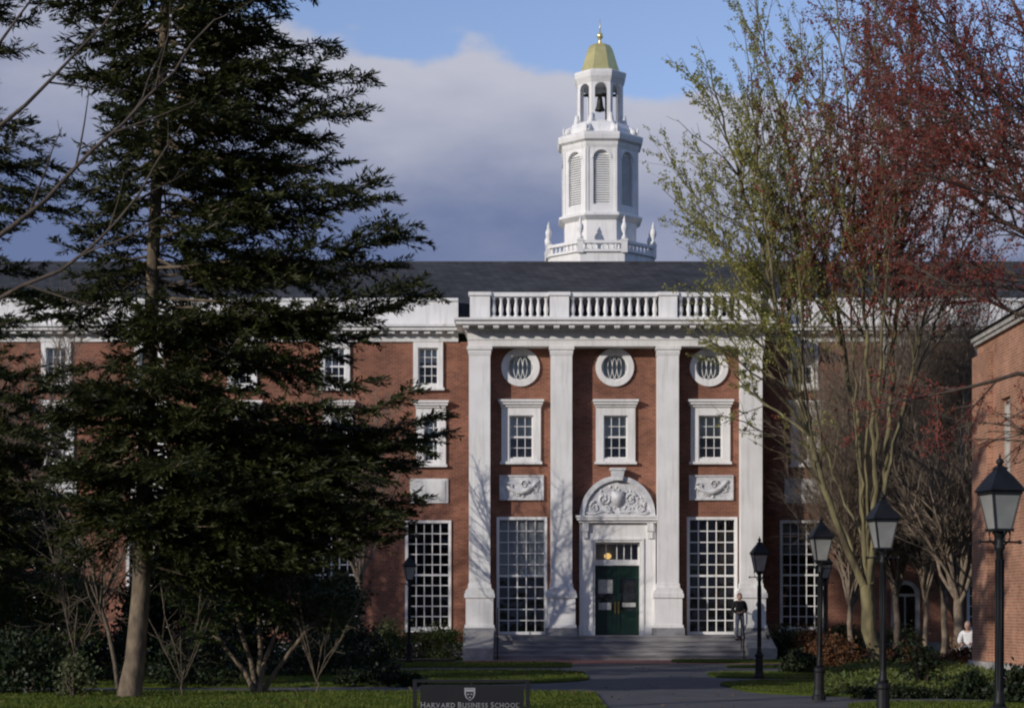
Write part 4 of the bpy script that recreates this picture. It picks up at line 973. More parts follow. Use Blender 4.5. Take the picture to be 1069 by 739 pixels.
# --- red budding maple whose trunk stands out of the picture on the right
def redmaple():
    Yt = 31.0
    T = Decid(23, leaf_n=15, leaf_len=(0.030, 0.062), leafcol=lambda p, rg: 'leaf_r' if rg.rand() < 0.92 else None, dens=(3.0, 3.3, 3.6), ratio=0.52, ang=(22, 60), trop=0.03, maxlvl=3, minr=0.004)
    def P(lst): return [PX(u, v, Yt + d) for u, v, d in lst]
    T.limb([(9.75, Yt, 0), (9.7, Yt, 1.5), (9.6, Yt, 3.2), (9.65, Yt, 5), (9.7, Yt, 8), (9.8, Yt, 12)], 0.26, 0.09, 0, 0.8, sides=12)
    T.limb(P([(1155, 420, 0), (1110, 395, -0.3), (1069, 378, -0.4), (1020, 398, -0.5), (985, 414, -0.6), (940, 424, -0.8), (905, 432, -0.9)]), 0.055, 0.012, 1, 0.45)
    T.limb(P([(1158, 350, 0), (1110, 330, 0.3), (1060, 330, 0.5), (1010, 310, 0.7), (965, 285, 1.0), (925, 250, 1.2)]), 0.055, 0.012, 1, 0.35)
    T.limb(P([(1160, 300, 0), (1110, 260, 0.2), (1060, 238, 0.4), (1000, 195, 0.6), (950, 140, 0.8), (905, 95, 1)]), 0.06, 0.012, 0, 0.3)
    T.limb(P([(1160, 230, 0), (1110, 170, -0.3), (1050, 110, -0.5), (1000, 50, -0.8), (960, -20, -1)]), 0.06, 0.012, 0, 0.25)
    T.limb(P([(1160, 160, 0), (1110, 90, 0.3), (1060, 20, 0.6), (1030, -50, 0.8)]), 0.06, 0.012, 0, 0.2)
    T.limb(P([(1160, 260, 0), (1100, 215, 0.8), (1040, 190, 1.6), (980, 120, 2.2), (930, 40, 2.6), (900, -30, 2.8)]), 0.06, 0.012, 0, 0.25)
    T.limb(P([(1158, 480, 0), (1105, 460, 0.5), (1060, 440, 0.8), (1020, 440, 1.0), (985, 452, 1.2)]), 0.035, 0.008, 1, 0.3)
    for i in range(7):       # twigs hanging before the brick building
        v0 = T.rg.uniform(300, 470); ut = T.rg.uniform(985, 1060); vt = v0 + T.rg.uniform(-70, 60); T.limb(P([(1158, v0, 0), (1100, v0 + (vt - v0) * 0.3, 0.4), (1060, v0 + (vt - v0) * 0.6, 0.8), (min(ut, 1045), vt, 1.1)]), 0.03, 0.006, 0, 0.25, sides=5)
    for i in range(18):
        ut = 905 + 160 * T.rg.rand(); vt = T.rg.uniform(-40, 300); dd = T.rg.uniform(-2.5, 3.0); v0 = T.rg.uniform(150, 330)
        T.limb(P([(1158, v0, 0), (1158 + (ut - 1158) * 0.4, v0 + (vt - v0) * 0.3, dd * 0.4), (1158 + (ut - 1158) * 0.75, v0 + (vt - v0) * 0.68, dd * 0.75), (ut, vt, dd)]), 0.035, 0.008, 0, 0.25, sides=6)
    return T.finish('red_maple_tree', 'red-budding tree reaching in from the right edge of the picture', M['bark_d'], (9.75, Yt, 0))
redmaple()
# --- small bare trees
def baretree(seed, u, vb, Yt, h, w, label, mat='twig', n=8, r=0.13, fork=0.28, dens=(3.0, 4.2, 4.4), lean=0, wob=0.1):
    T = Decid(seed, dens=dens, ratio=0.45, ang=(18, 48) if wob < 0.12 else (25, 75), trop=0.04 if wob < 0.12 else 0.0, minr=0.005, maxlvl=3, leafcol=None, wob=wob)
    x, z0 = X(u, Yt), 0.0; rg = T.rg
    fz = h * fork
    T.limb([(x, Yt, z0), (x + 0.03, Yt, fz * 0.5), (x + lean * fz, Yt, fz)], r, r * 0.8, 0, sub=False, sides=9)
    for i in range(n):
        a = 2 * math.pi * i / n + rg.rand() * 0.6; sp = w * rg.uniform(0.35, 1.0) * 0.5; hh = h * rg.uniform(0.75, 1.0)
        st = fz * rg.uniform(0.75, 1.0); bx_ = x + lean * st
        T.limb([(bx_, Yt, st), (bx_ + sp * 0.35 * math.cos(a), Yt + sp * 0.35 * math.sin(a), st + (hh - st) * 0.3), (bx_ + sp * 0.7 * math.cos(a), Yt + sp * 0.7 * math.sin(a), st + (hh - st) * 0.65), (bx_ + sp * math.cos(a), Yt + sp * math.sin(a), hh)], r * 0.45, 0.012, 0, 0.15, sides=6)
    return T.finish('bare_tree', label, M[mat], (x, Yt, 0))
BARE = baretree(31, 1001, 683, 60.0, 8.9, 6.0, 'bare brown tree with a straight pale trunk beside the orange brick building', n=16, r=0.17, fork=0.27, dens=(4.0, 5.0, 5.0))
baretree(37, 888, 687, 63.5, 10.5, 5.5, 'twiggy bare tree right behind the pale maple trunk, in front of the right wing', n=14, r=0.10, fork=0.18, dens=(4.5, 5.5, 5.0))
baretree(38, 985, 690, 65.5, 13.2, 7.0, 'tall hazy bare tree behind the straight pale trunk, against the right wing', n=18, r=0.12, fork=0.2, dens=(5.0, 5.5, 5.5))
baretree(36, 935, 687, 66.0, 13.2, 7.5, 'dense brown bare tree against the right wing, left of the slender bare tree', n=18, r=0.12, fork=0.2, dens=(5.0, 5.5, 5.5))
baretree(32, 966, 662, 64.5, 8.0, 3.6, 'slender bare tree with a thin grey trunk between the maple and the brick building corner', n=12, r=0.09, fork=0.3, dens=(4.0, 5.0, 5.0))
baretree(33, 124, 722, 39.5, 4.7, 3.6, 'low pale-twigged bare tree just left of the leaning conifer trunk', mat='brush', n=9, r=0.05, wob=0.16, fork=0.42, lean=-0.22)
baretree(34, 375, 690, 62.0, 9.3, 4.6, 'grey twiggy bare tree between the conifer and the left wing windows', n=10, r=0.12, fork=0.3)
baretree(35, 20, 690, 60.0, 12.0, 6.5, 'grey bare tree in front of the left wing at the left edge', n=10, r=0.16, fork=0.3)
baretree(41, 190, 724, 38.6, 2.4, 2.6, 'low pale bare bush with fine arching twigs right of the conifer trunk', mat='brush', n=6, r=0.02, wob=0.2, fork=0.12, dens=(3.5, 4.0, 4.0))
baretree(42, 330, 722, 39.2, 2.7, 2.6, 'low pale bare bush right of the yew, behind the sign lawn', mat='brush', n=6, r=0.02, wob=0.2, fork=0.12, dens=(3.5, 4.0, 4.0))
baretree(43, 78, 724, 41.0, 4.6, 3.6, 'pale bare bush with upright stems above the clipped hedge', mat='brush', n=8, r=0.03, wob=0.2, fork=0.2, dens=(4.0, 4.5, 4.5))
# bare tree standing out of frame on the left; its limbs cross the upper left sky
def limbs_left():
    Yt = 26.0
    T = Decid(41, dens=(1.3, 1.7, 2.0), ratio=0.4, ang=(20, 50), trop=0.05, minr=0.005, maxlvl=3)
    def P(l): return [PX(u, v, Yt + d) for u, v, d in l]
    T.limb([(-8.6, Yt, 0), (-8.5, Yt, 2), (-8.5, Yt, 5), (-8.6, Yt, 9)], 0.2, 0.08, 0, 0.9, sides=10)
    T.limb(P([(-110, 330, 0), (-50, 282, 0), (0, 248, 0.2), (60, 200, 0.3), (130, 120, 0.5), (185, 70, 0.6), (225, 20, 0.8)]), 0.05, 0.012, 0, 0.3)
    T.limb(P([(-110, 260, 0), (-40, 170, 0.2), (30, 105, 0.3), (80, 60, 0.4), (130, -10, 0.5)]), 0.05, 0.012, 0, 0.3)
    T.limb(P([(-110, 370, 0), (-40, 330, -0.3), (20, 305, -0.4), (80, 275, -0.5), (140, 215, -0.6), (190, 130, -0.7)]), 0.045, 0.010, 0, 0.35)
    T.limb(P([(-110, 180, 0), (-50, 90, 0.2), (0, 40, 0.3), (40, -10, 0.4)]), 0.05, 0.012, 0, 0.3)
    return T.finish('bare_tree', 'bare grey limbs reaching in from the left edge across the upper sky', M['bark_d'], (-8.6, Yt, 0))
limbs_left()

# --- conifers
class Conifer:
    def __init__(s, seed): s.rg = np.random.RandomState(seed); s.w = Wood(); s.C = []; s.D = []; s.S = []; s.L = []; s.Wd = []
    def branch(s, p0, p1, sag=0.25, r=0.05, dens=1.0, flat=1.0, needle=(0.15, 0.29)):
        rg = s.rg; p0 = np.array(p0, float); p1 = np.array(p1, float); n = 9; t = np.linspace(0, 1, n)
        Q = p0 + (p1 - p0) * t[:, None]; L = np.linalg.norm(p1 - p0)
        Q[:, 2] += -sag * L * 0.5 * np.sin(np.pi * t) + 0.09 * L * t ** 3
        Q[1:-1] += rg.randn(n - 2, 3) * 0.03 * L ** 0.5
        s.w.tube(Q, np.linspace(r * 0.75, 0.006, n), 5)
        m = int(L / 0.085 * dens)
        for i in range(m):
            tt = 0.12 + 0.88 * (i + rg.rand()) / m
            if rg.rand() < (0.35 if tt < 0.35 else 0.06): continue
            f = tt * (n - 1); a = min(int(f), n - 2); p = Q[a] + (Q[a + 1] - Q[a]) * (f - a); d = unit(Q[a + 1] - Q[a])
            side = unit(np.cross(d, (0, 0, 1.0))) * (1 if rg.rand() < 0.5 else -1)
            bl = min(1.25, 0.26 * L * (1.1 - tt) + 0.30) * rg.uniform(0.55, 1.2)
            bd = unit(d * rg.uniform(0.55, 1.0) + side * rg.uniform(0.5, 1.0) + np.array((0, 0, rg.uniform(-0.35, 0.30))))
            k = max(3, int(bl / 0.018)); q = (np.arange(k) + rg.rand(k)) / k
            C = p + bd * (q * bl)[:, None]; C[:, 2] -= 0.10 * (q * bl) ** 2
            sd = unit(np.cross(bd, (0, 0, 1.0)))
            sg = np.where(rg.rand(k) < 0.5, 1.0, -1.0)
            D = unit(bd * rg.uniform(0.4, 1.0, (k, 1)) + sd * (sg * rg.uniform(0.25, 0.9, k))[:, None] + rg.randn(k, 3) * np.array((0.12, 0.12, 0.28)))
            s.C.append(C); s.D.append(D); s.L.append(rg.uniform(*needle, k) * (1 - 0.35 * q)); s.Wd.append(rg.uniform(0.024, 0.046, k))
            s.S.append(unit(np.cross(D, rg.randn(k, 3) * 0.7 + np.array((0, 0, 1.0)))))
    def finish(s, name, label, loc, mat='needle', bark='bark_c', group=None):
        root = empty(name, loc); tag(root, label, 'tree', group); s.w.build('trunk', M[bark], root)
        V, Fq = quads(np.concatenate(s.C), np.concatenate(s.D), np.concatenate(s.S), np.concatenate(s.L), np.concatenate(s.Wd)); npobj('crown', V, Fq, M[mat], root)
        return root
def main_conifer():
    Yt = 37.5; T = Conifer(7); rg = T.rg
    tr = [(134, 733), (141, 690), (147, 620), (150, 540), (152, 470), (156, 380), (159, 290), (164, 180), (170, 60), (175, -60), (180, -180), (184, -290)]
    P = np.array([PX(u, v, Yt) for u, v in tr]); P[0][2] = -0.05
    T.w.tube(P, [0.25, 0.20, 0.18, 0.168, 0.158, 0.14, 0.125, 0.112, 0.10, 0.085, 0.06, 0.02], 12)
    T.trunk = P
    def at(v):
        vs = np.array([b for a, b in tr])[::-1]; us = np.array([a for a, b in tr])[::-1]; return np.interp(v, vs, us)
    # silhouette branches towards the right, tip pixel from the photograph, depth free
    tips = [(318, 6, -40), (300, 55, 10), (350, 62, 40), (333, 92, 40), (386, 103, 70), (362, 118, 80), (378, 135, 110), (345, 165, 120), (330, 190, 140), (362, 188, 160), (350, 215, 180), (398, 208, 230), (405, 232, 250), (425, 262, 280), (440, 272, 290), (418, 300, 300), (436, 322, 310), (452, 333, 320), (410, 345, 330), (388, 372, 340), (362, 392, 350), (395, 420, 380), (430, 432, 400), (462, 462, 430), (470, 478, 440), (448, 498, 450), (425, 515, 460), (440, 548, 480), (412, 562, 490), (395, 582, 500), (365, 600, 520), (335, 590, 520)]
    for u, v, v0 in tips:
        d = rg.uniform(-1.8, 1.2); T.branch(PX(at(v0), v0, Yt), PX(u, v, Yt + d), sag=rg.uniform(-0.12, 0.14), r=0.045, dens=1.25)
    # body all round
    prof = [(-290, 30), (-180, 110), (-60, 160), (20, 185), (100, 200), (200, 225), (290, 240), (350, 190), (400, 200), (450, 262), (490, 270), (540, 240), (600, 150)]
    pv = np.array([a for a, b in prof]); pr = np.array([b for a, b in prof])
    nb = 330
    for i in range(nb):
        v0 = -285 + (555 + 285) * (i + rg.rand()) / nb; az = i * 2.39996 + rg.rand() * 0.5
        rad = np.interp(v0, pv, pr) * rg.uniform(0.5, 1.0) * (0.90 + 0.16 * math.sin(v0 / 19.0 + 2.0 * math.cos(az)))
        cx = math.cos(az)
        if cx < 0.1 and v0 < 225 and rg.rand() < 0.25: continue
        if v0 > 225 and ((cx < 0.1 and rg.rand() < 0.35) or (math.sin(az) < -0.35 and abs(cx) < 0.85 and rg.rand() < (0.75 if 235 < v0 < 340 else 0.45))): continue
        if cx < -0.2: rad *= 0.55 if v0 > 60 else 0.8
        R = rad * Yt / F; p0 = np.array(PX(at(v0), v0, Yt)); 
        p1 = p0 + np.array((R * cx, R * math.sin(az) * 0.8, R * rg.uniform(-0.42, 0.12)))
        T.branch(p0, p1, sag=rg.uniform(-0.05, 0.16), r=0.04, dens=1.0)
    for v0, n_ in ((352, 3), (418, 5), (452, 3), (500, 4), (535, 4)):     # boughs crossing in front of the trunk
        for i in range(n_):
            az = -math.pi / 2 + rg.uniform(-0.9, 0.9); R = rg.uniform(1.5, 2.6); p0 = np.array(PX(at(v0), v0 - rg.uniform(0, 14), Yt)); T.branch(p0, p0 + np.array((R * math.cos(az), R * math.sin(az), rg.uniform(-0.35, 0.0))), sag=0.05, r=0.035, dens=1.2)
    # low boughs on the left catching light
    for u, v, v0 in [(78, 428, 405), (100, 418, 398), (60, 440, 420), (118, 436, 412), (70, 395, 360), (40, 345, 300), (30, 330, 290), (60, 318, 270), (85, 250, 200), (70, 60, 20), (40, 20, -30), (55, 0, -60), (85, 95, 50), (70, 560, 500), (95, 540, 480), (200, 585, 530), (225, 600, 540), (110, 480, 450), (190, 440, 420), (210, 410, 380)]:
        T.branch(PX(at(v0), v0, Yt), PX(u, v, Yt + rg.uniform(-1.5, 0.5)), sag=0.05, r=0.04, dens=1.35)
    for i in range(26):
        u, v = rg.uniform(290, 440), rg.uniform(470, 600); v0 = v - rg.uniform(30, 90)
        T.branch(PX(at(v0), v0, Yt), PX(u, v, Yt + rg.uniform(-2.2, 2.2)), sag=rg.uniform(-0.1, 0.12), r=0.04, dens=1.2)
    for i in range(24):
        u, v = rg.uniform(185, 345), rg.uniform(530, 625); v0 = v - rg.uniform(20, 70)
        T.branch(PX(at(v0), v0, Yt), PX(u, v, Yt + rg.uniform(-1.0, 3.0)), sag=rg.uniform(-0.1, 0.12), r=0.035, dens=1.1)
    for i in range(6):
        u, v = rg.uniform(35, 110), rg.uniform(480, 625); v0 = v - rg.uniform(30, 80)
        T.branch(PX(at(v0), v0, Yt), PX(u, v, Yt + rg.uniform(-2.2, 2.2)), sag=rg.uniform(-0.1, 0.12), r=0.04, dens=1.1)
    # dead snags on the trunk
    for i in range(16):
        v0 = rg.uniform(440, 590); p0 = np.array(PX(at(v0), v0, Yt)); az = rg.uniform(0, 6.28); l = rg.uniform(0.8, 2.4)
        T.w.tube(wobble_path(p0, (math.cos(az), math.sin(az) * 0.8 - 0.3, rg.uniform(-0.2, 0.4)), l, 6, rg, 0.1, 0.0), np.linspace(0.03, 0.006, 7), 5)
    return T.finish('conifer_tree', 'tall dark conifer with a pale leaning trunk filling the left foreground', PX(134, 731, Yt))
MC = main_conifer()
def left_conifer():
    Yt = 41.0; T = Conifer(17); rg = T.rg; u0 = -70
    x = X(u0, Yt); T.w.tube(np.array([(x, Yt, -0.05), (x, Yt, 6), (x + 0.1, Yt, 12), (x, Yt, 19)]), [0.3, 0.24, 0.16, 0.03], 10)
    for u, v in [(30, 140), (48, 158), (62, 190), (55, 215), (82, 230), (40, 290), (58, 322), (20, 345), (62, 402), (48, 418), (70, 440), (85, 455), (60, 480), (40, 520), (65, 545), (50, 575), (30, 600), (20, 60), (35, 30), (10, 10), (5, 180), (0, 400), (10, 500), (25, 560)]:
        v0 = v - rg.uniform(10, 50); T.branch(PX(u0, v0, Yt), PX(u, v, Yt + rg.uniform(-1.2, 1.2)), sag=rg.uniform(0, 0.15), r=0.04, dens=1.3)
    for i in range(14):
        u, v = rg.uniform(-10, 60), rg.uniform(470, 640); v0 = v - rg.uniform(20, 60); T.branch(PX(u0, v0, Yt), PX(u, v, Yt + rg.uniform(-1.5, 2.5)), sag=rg.uniform(0, 0.12), r=0.035, dens=1.1)
    for i in range(90):
        v0 = -180 + 760 * (i + rg.rand()) / 90; az = i * 2.4; R = (1.2 + 2.2 * (v0 + 180) / 760) * rg.uniform(0.6, 1); p0 = np.array(PX(u0, v0, Yt))
        T.branch(p0, p0 + np.array((R * math.cos(az), R * math.sin(az), -0.25 * R)), sag=0.1, r=0.04)
    return T.finish('conifer_tree', 'dark conifer at the left edge, its boughs reaching in from outside the picture', (x, Yt, 0))
left_conifer()
# yew-like multi-stemmed small tree right of the conifer trunk
def yew():
    Yt = 39.5; T = Conifer(27); rg = T.rg
    stems = [[(268, 726), (262, 690), (250, 655), (243, 618)], [(270, 726), (276, 690), (292, 650), (303, 612)], [(269, 726), (272, 680), (270, 640), (276, 600)], [(272, 726), (288, 700), (312, 668), (335, 640)], [(268, 726), (255, 700), (232, 672), (215, 640)]]
    for st in stems:
        P = np.array([PX(u, v, Yt + rg.uniform(-0.3, 0.3)) for u, v in st]); T.w.tube(P, [0.065, 0.05, 0.04, 0.025], 7)
        for i in range(9):
            p0 = P[2] + (P[3] - P[2]) * rg.rand(); az = rg.uniform(0, 6.28); R = rg.uniform(0.5, 1.25); T.branch(p0, p0 + np.array((R * math.cos(az), R * math.sin(az), rg.uniform(-0.1, 0.45))), sag=0.1, r=0.02, dens=1.5, needle=(0.10, 0.18))
    return T.finish('yew_tree', 'small multi-stemmed yew with pale stems right of the conifer trunk', PX(269, 726, Yt), 'needle_l', 'bark_c')
yew()
# trees out of the picture towards the sun: they shade the lawn as in the photograph
for x, y, rz, sc, lb in ((-18.0, 41.3, 1.0, 0.98, 'tall dark conifer outside the picture, nearest the left edge conifer'), (-22.5, 43.5, 2.2, 0.66, 'short dark conifer outside the picture, second from the left edge'),
        (-28, 41.5, 4.1, 0.74, 'medium dark conifer outside the picture, middle of the row'), (-34.5, 40, 0.4, 0.74, 'medium dark conifer outside the picture, last of the row')):
    c = copy_tree(MC); c.location = (x, y, 0); c.rotation_euler = (0, 0, rz); c.scale = (sc, sc, sc); tag(c, lb, 'tree', 'conifers shading the lawn')
for x, y, rz, sc, lb in ((-30, 36.5, 0.5, 1.85, 'big bare tree outside the picture, behind the row of conifers'), (-42, 36.2, 2.5, 1.9, 'big bare tree outside the picture, at the end of the row of conifers')):
    c = copy_tree(BARE); c.location = (x, y, 0); c.rotation_euler = (0, 0, rz); c.scale = (sc, sc, sc); tag(c, lb, 'tree', 'bare trees shading the entrance')

# ---------------------------------------------------------------- shrubs and hedges
def shrub(seed, name, label, u, vb, wpx, hpx, mat, Yt=None, n=2600, leaf=(0.05, 0.10), depth=0.8, stems=8, top=0.0, group=None, cat='shrub', boxy=False, stemmat='bark_d'):
    rg = np.random.RandomState(seed); Yt = Yt or GY(vb); k = Yt / F
    rx, h = wpx * k / 2, hpx * k; x0 = X(u, Yt); zb = max(0.0, Z(vb, Yt)); ry = rx * depth
    root = empty(name, (x0, Yt, zb)); tag(root, label, cat, group)
    w = Wood()
    for i in range(stems):
        a = rg.uniform(0, 6.28); q = math.sqrt(rg.rand())
        bxs = (rg.uniform(-0.7, 0.7) * rx if boxy else 0.15 * rx * math.cos(a))
        e = np.array((x0 + (bxs * 1.1 if boxy else q * rx * 0.9 * math.cos(a)), Yt + q * ry * 0.9 * math.sin(a), zb + h * rg.uniform(0.6, 0.97)))
        p = np.array((x0 + bxs, Yt + 0.1 * ry * math.sin(a), zb - 0.02)); mid_ = (p + e) / 2 + rg.randn(3) * 0.05 * h
        w.tube(np.array([p, mid_, e]), [0.025, 0.016, 0.006], 4)
    w.build('stem', M[stemmat], root)
    # clumps
    nc = max(10, int(n / 70)); 
    if boxy:
        cc = np.stack([rg.uniform(-1, 1, nc) * rx, rg.uniform(-1, 1, nc) * ry, h * (1 - rg.rand(nc) ** 1.6 * 0.95)], 1)
        if boxy == 'ragged':
            q = cc[:, 0] / rx; cc[:, 2] *= 0.80 + 0.13 * np.sin(q * 4.1 + seed) + 0.12 * np.sin(q * 9.3 + seed * 2.1); cc[:, 2] *= 1 - 0.3 * np.abs(q) ** 3
    else:
        d = unit(rg.randn(nc, 3)); d[:, 2] = np.abs(d[:, 2]); rr = rg.uniform(0.55, 1.0, nc) ** 0.6
        cc = d * rr[:, None] * np.array((rx, ry, h)) * np.array((0.92, 0.92, 0.90)); cc[:, 2] = np.clip(cc[:, 2] + h * 0.02, 0.05 * h, None)
    ci = rg.randint(0, nc, n); cs = rg.uniform(0.10, 0.26, nc) * min(1.3, max(0.35, h)) 
    C = cc[ci] + rg.randn(n, 3) * cs[ci][:, None] * np.array((0.8, 0.8, 0.55)) + np.array((x0, Yt, zb)); C[:, 2] = np.maximum(C[:, 2], zb + 0.03)
    D = unit(rg.randn(n, 3) + np.array((0, 0, 0.35))); Sd = unit(np.cross(D, rg.randn(n, 3))); L = rg.uniform(*leaf, n)
    V, Fq = quads(C, D, Sd, L, L * rg.uniform(0.45, 0.75, n)); npobj('foliage', V, Fq, M[mat], root)
    return root
SH = [
    # right side
    (101, 'shrub', 'rust-brown leafy shrub directly left of the maple trunk', 872, 699, 56, 40, 'shrub_r', 3400),
    (102, 'shrub', 'dark rounded evergreen ball at the left end of the right-hand bed', 834, 703, 34, 26, 'shrub_d', 2600),
    (103, 'shrub', 'taller bronze-brown shrub behind the second lamp post', 848, 690, 30, 38, 'shrub_r', 2400),
    (104, 'shrub', 'bushy green shrub in the bed between second lamp post and maple', 880, 688, 40, 36, 'hedge', 2600),
    (105, 'shrub', 'low rust-tinted shrub beside the maple trunk, lamp side', 945, 697, 50, 26, 'shrub_r', 2600),
    (106, 'shrub', 'dark green mound behind the third lamp post', 945, 684, 60, 28, 'shrub_d', 2600),
    (107, 'shrub', 'rust-brown shrub at the foot of the straight pale trunk', 1000, 700, 46, 26, 'shrub_r', 2600),
    (108, 'shrub', 'upright dark twiggy shrub between the third lamp and the bare tree', 960, 722, 34, 56, 'shrub_d', 900),
    (109, 'shrub', 'small black-green shrub at the bottom right, left of the nearest lamp', 1014, 729, 34, 26, 'shrub_d', 2200),
    (110, 'shrub', 'dark shrub at the bottom right corner', 1062, 735, 48, 40, 'shrub_d', 2600),
    (111, 'shrub', 'dark green shrub against the right end of the entrance plinth', 815, 688, 26, 40, 'shrub_d', 2200),
    (112, 'shrub', 'olive shrub below the tall shaded window right of the entrance', 838, 687.3, 32, 36, 'shrub_o', 2000),
    (113, 'shrub', 'grey-green broadleaf shrub under the right wing wall', 880, 687.3, 36, 38, 'shrub_o', 2000),
    (114, 'shrub', 'grey-green shrub below the arched window', 940, 687.3, 60, 38, 'shrub_o', 2600),
    # left side
    (121, 'shrub', 'olive leafy shrub below the tall window left of the entrance', 452, 687.3, 36, 38, 'shrub_o', 2200),
    (122, 'shrub', 'olive shrub against the left wing behind the left lamp post', 408, 687.3, 38, 44, 'shrub_o', 2200),
    (123, 'shrub', 'big dark dome-shaped evergreen left of the left lamp post', 374, 698, 78, 52, 'shrub_d', 4200),
    (124, 'shrub', 'low spreading juniper on the lawn behind the black sign', 398, 716, 96, 20, 'shrub_d', 3200),
    (125, 'shrub', 'small pale-leaved shrub left of the conifer trunk', 78, 728, 30, 50, 'shrub_o', 1000),
    (126, 'shrub', 'big black-green evergreen bush at the lower left edge', 25, 724, 110, 78, 'shrub_d', 4600),
    (127, 'shrub', 'dark evergreen bush between the conifer trunk and the yew', 208, 716, 96, 64, 'shrub_d', 3600),
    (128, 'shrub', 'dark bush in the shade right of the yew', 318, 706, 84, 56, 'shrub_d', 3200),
    (129, 'shrub', 'dark evergreen bush just behind the conifer trunk', 112, 710, 84, 62, 'shrub_d', 3200),
]
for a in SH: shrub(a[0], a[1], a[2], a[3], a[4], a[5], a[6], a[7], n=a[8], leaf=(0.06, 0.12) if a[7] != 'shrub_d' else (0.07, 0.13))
shrub(151, 'shrub', 'tall black-green evergreen behind the hedge at the left edge', 22, 700, 150, 185, 'shrub_d', 54.0, n=24000, leaf=(0.10, 0.18), depth=0.5, stems=14, boxy='ragged')
shrub(152, 'shrub', 'tall dark evergreen behind the yew, left of its stems', 190, 700, 112, 135, 'shrub_d', 54.5, n=17000, leaf=(0.10, 0.18), depth=0.6, stems=12, boxy='ragged')
shrub(153, 'shrub', 'wide dark evergreen behind the yew, right of its stems', 305, 694, 130, 128, 'shrub_d', 58.0, n=19000, leaf=(0.10, 0.18), depth=0.5, stems=12, boxy='ragged')
shrub(141, 'hedge', 'tall clipped hedge with a sunlit top at the left edge', 32, 716, 130, 104, 'hedge', 45.0, n=15000, depth=0.22, stems=22, cat='hedge', boxy=True)
shrub(142, 'hedge', 'clipped low hedge under the windows left of the entrance', 444, 687.2, 80, 26, 'hedge', 65.6, n=5200, depth=0.25, stems=14, cat='hedge', boxy=True)
shrub(143, 'hedge', 'low dark clipped hedge along the front of the right-hand bed', 945, 730, 118, 9, 'shrub_d', 37.4, n=4200, leaf=(0.04, 0.08), depth=0.12, stems=10, cat='hedge', boxy=True)
def cover():
    rg = np.random.RandomState(77); n = 16000
    y = rg.uniform(38.2, 53, n); x = rg.uniform(0, 1, n)
    x = X(862, y) * (1 - x) + X(1040, y) * x; keep = (x < 11.9) & ((y < 50) | (x > 9))
    x, y = x[keep], y[keep]; n = len(x); hump = 0.12 + 0.16 * (0.5 + 0.5 * np.sin(x * 2.3 + y * 1.1) * np.cos(y * 1.7 - x))
    C = np.stack([x, y, 0.04 + hump * rg.rand(n) ** 0.6], 1); D = unit(rg.randn(n, 3) * np.array((1, 1, 0.5)) + np.array((0, 0, 0.5))); Sd = unit(np.cross(D, rg.randn(n, 3))); L = rg.uniform(0.07, 0.14, n)
    V, Fq = quads(C, D, Sd, L, L * 0.6); tag(npobj('ground_cover', V, Fq, M['cover']), 'leafy green ground cover filling the right-hand bed', 'ground cover', kind='stuff')
cover()
g = MB(); g.prism_z(round_poly([(X(858, 44), 44, 1), (X(880, 38.4), 38.4, 0.6), (11.95, 38.2, 0), (11.95, 53.5, 0), (X(850, 53.5), 53.5, 1)], 0.5), 0.03, 0.054); tag(obj('planting_bed', g, M['soil']), kind='structure')
g = MB(); g.prism_z([(-30, 63.4), (-1.9, 63.4), (-1.9, YW - 0.07), (-30, YW - 0.07)], 0.03, 0.052); tag(obj('planting_bed', g, M['soil']), kind='structure')

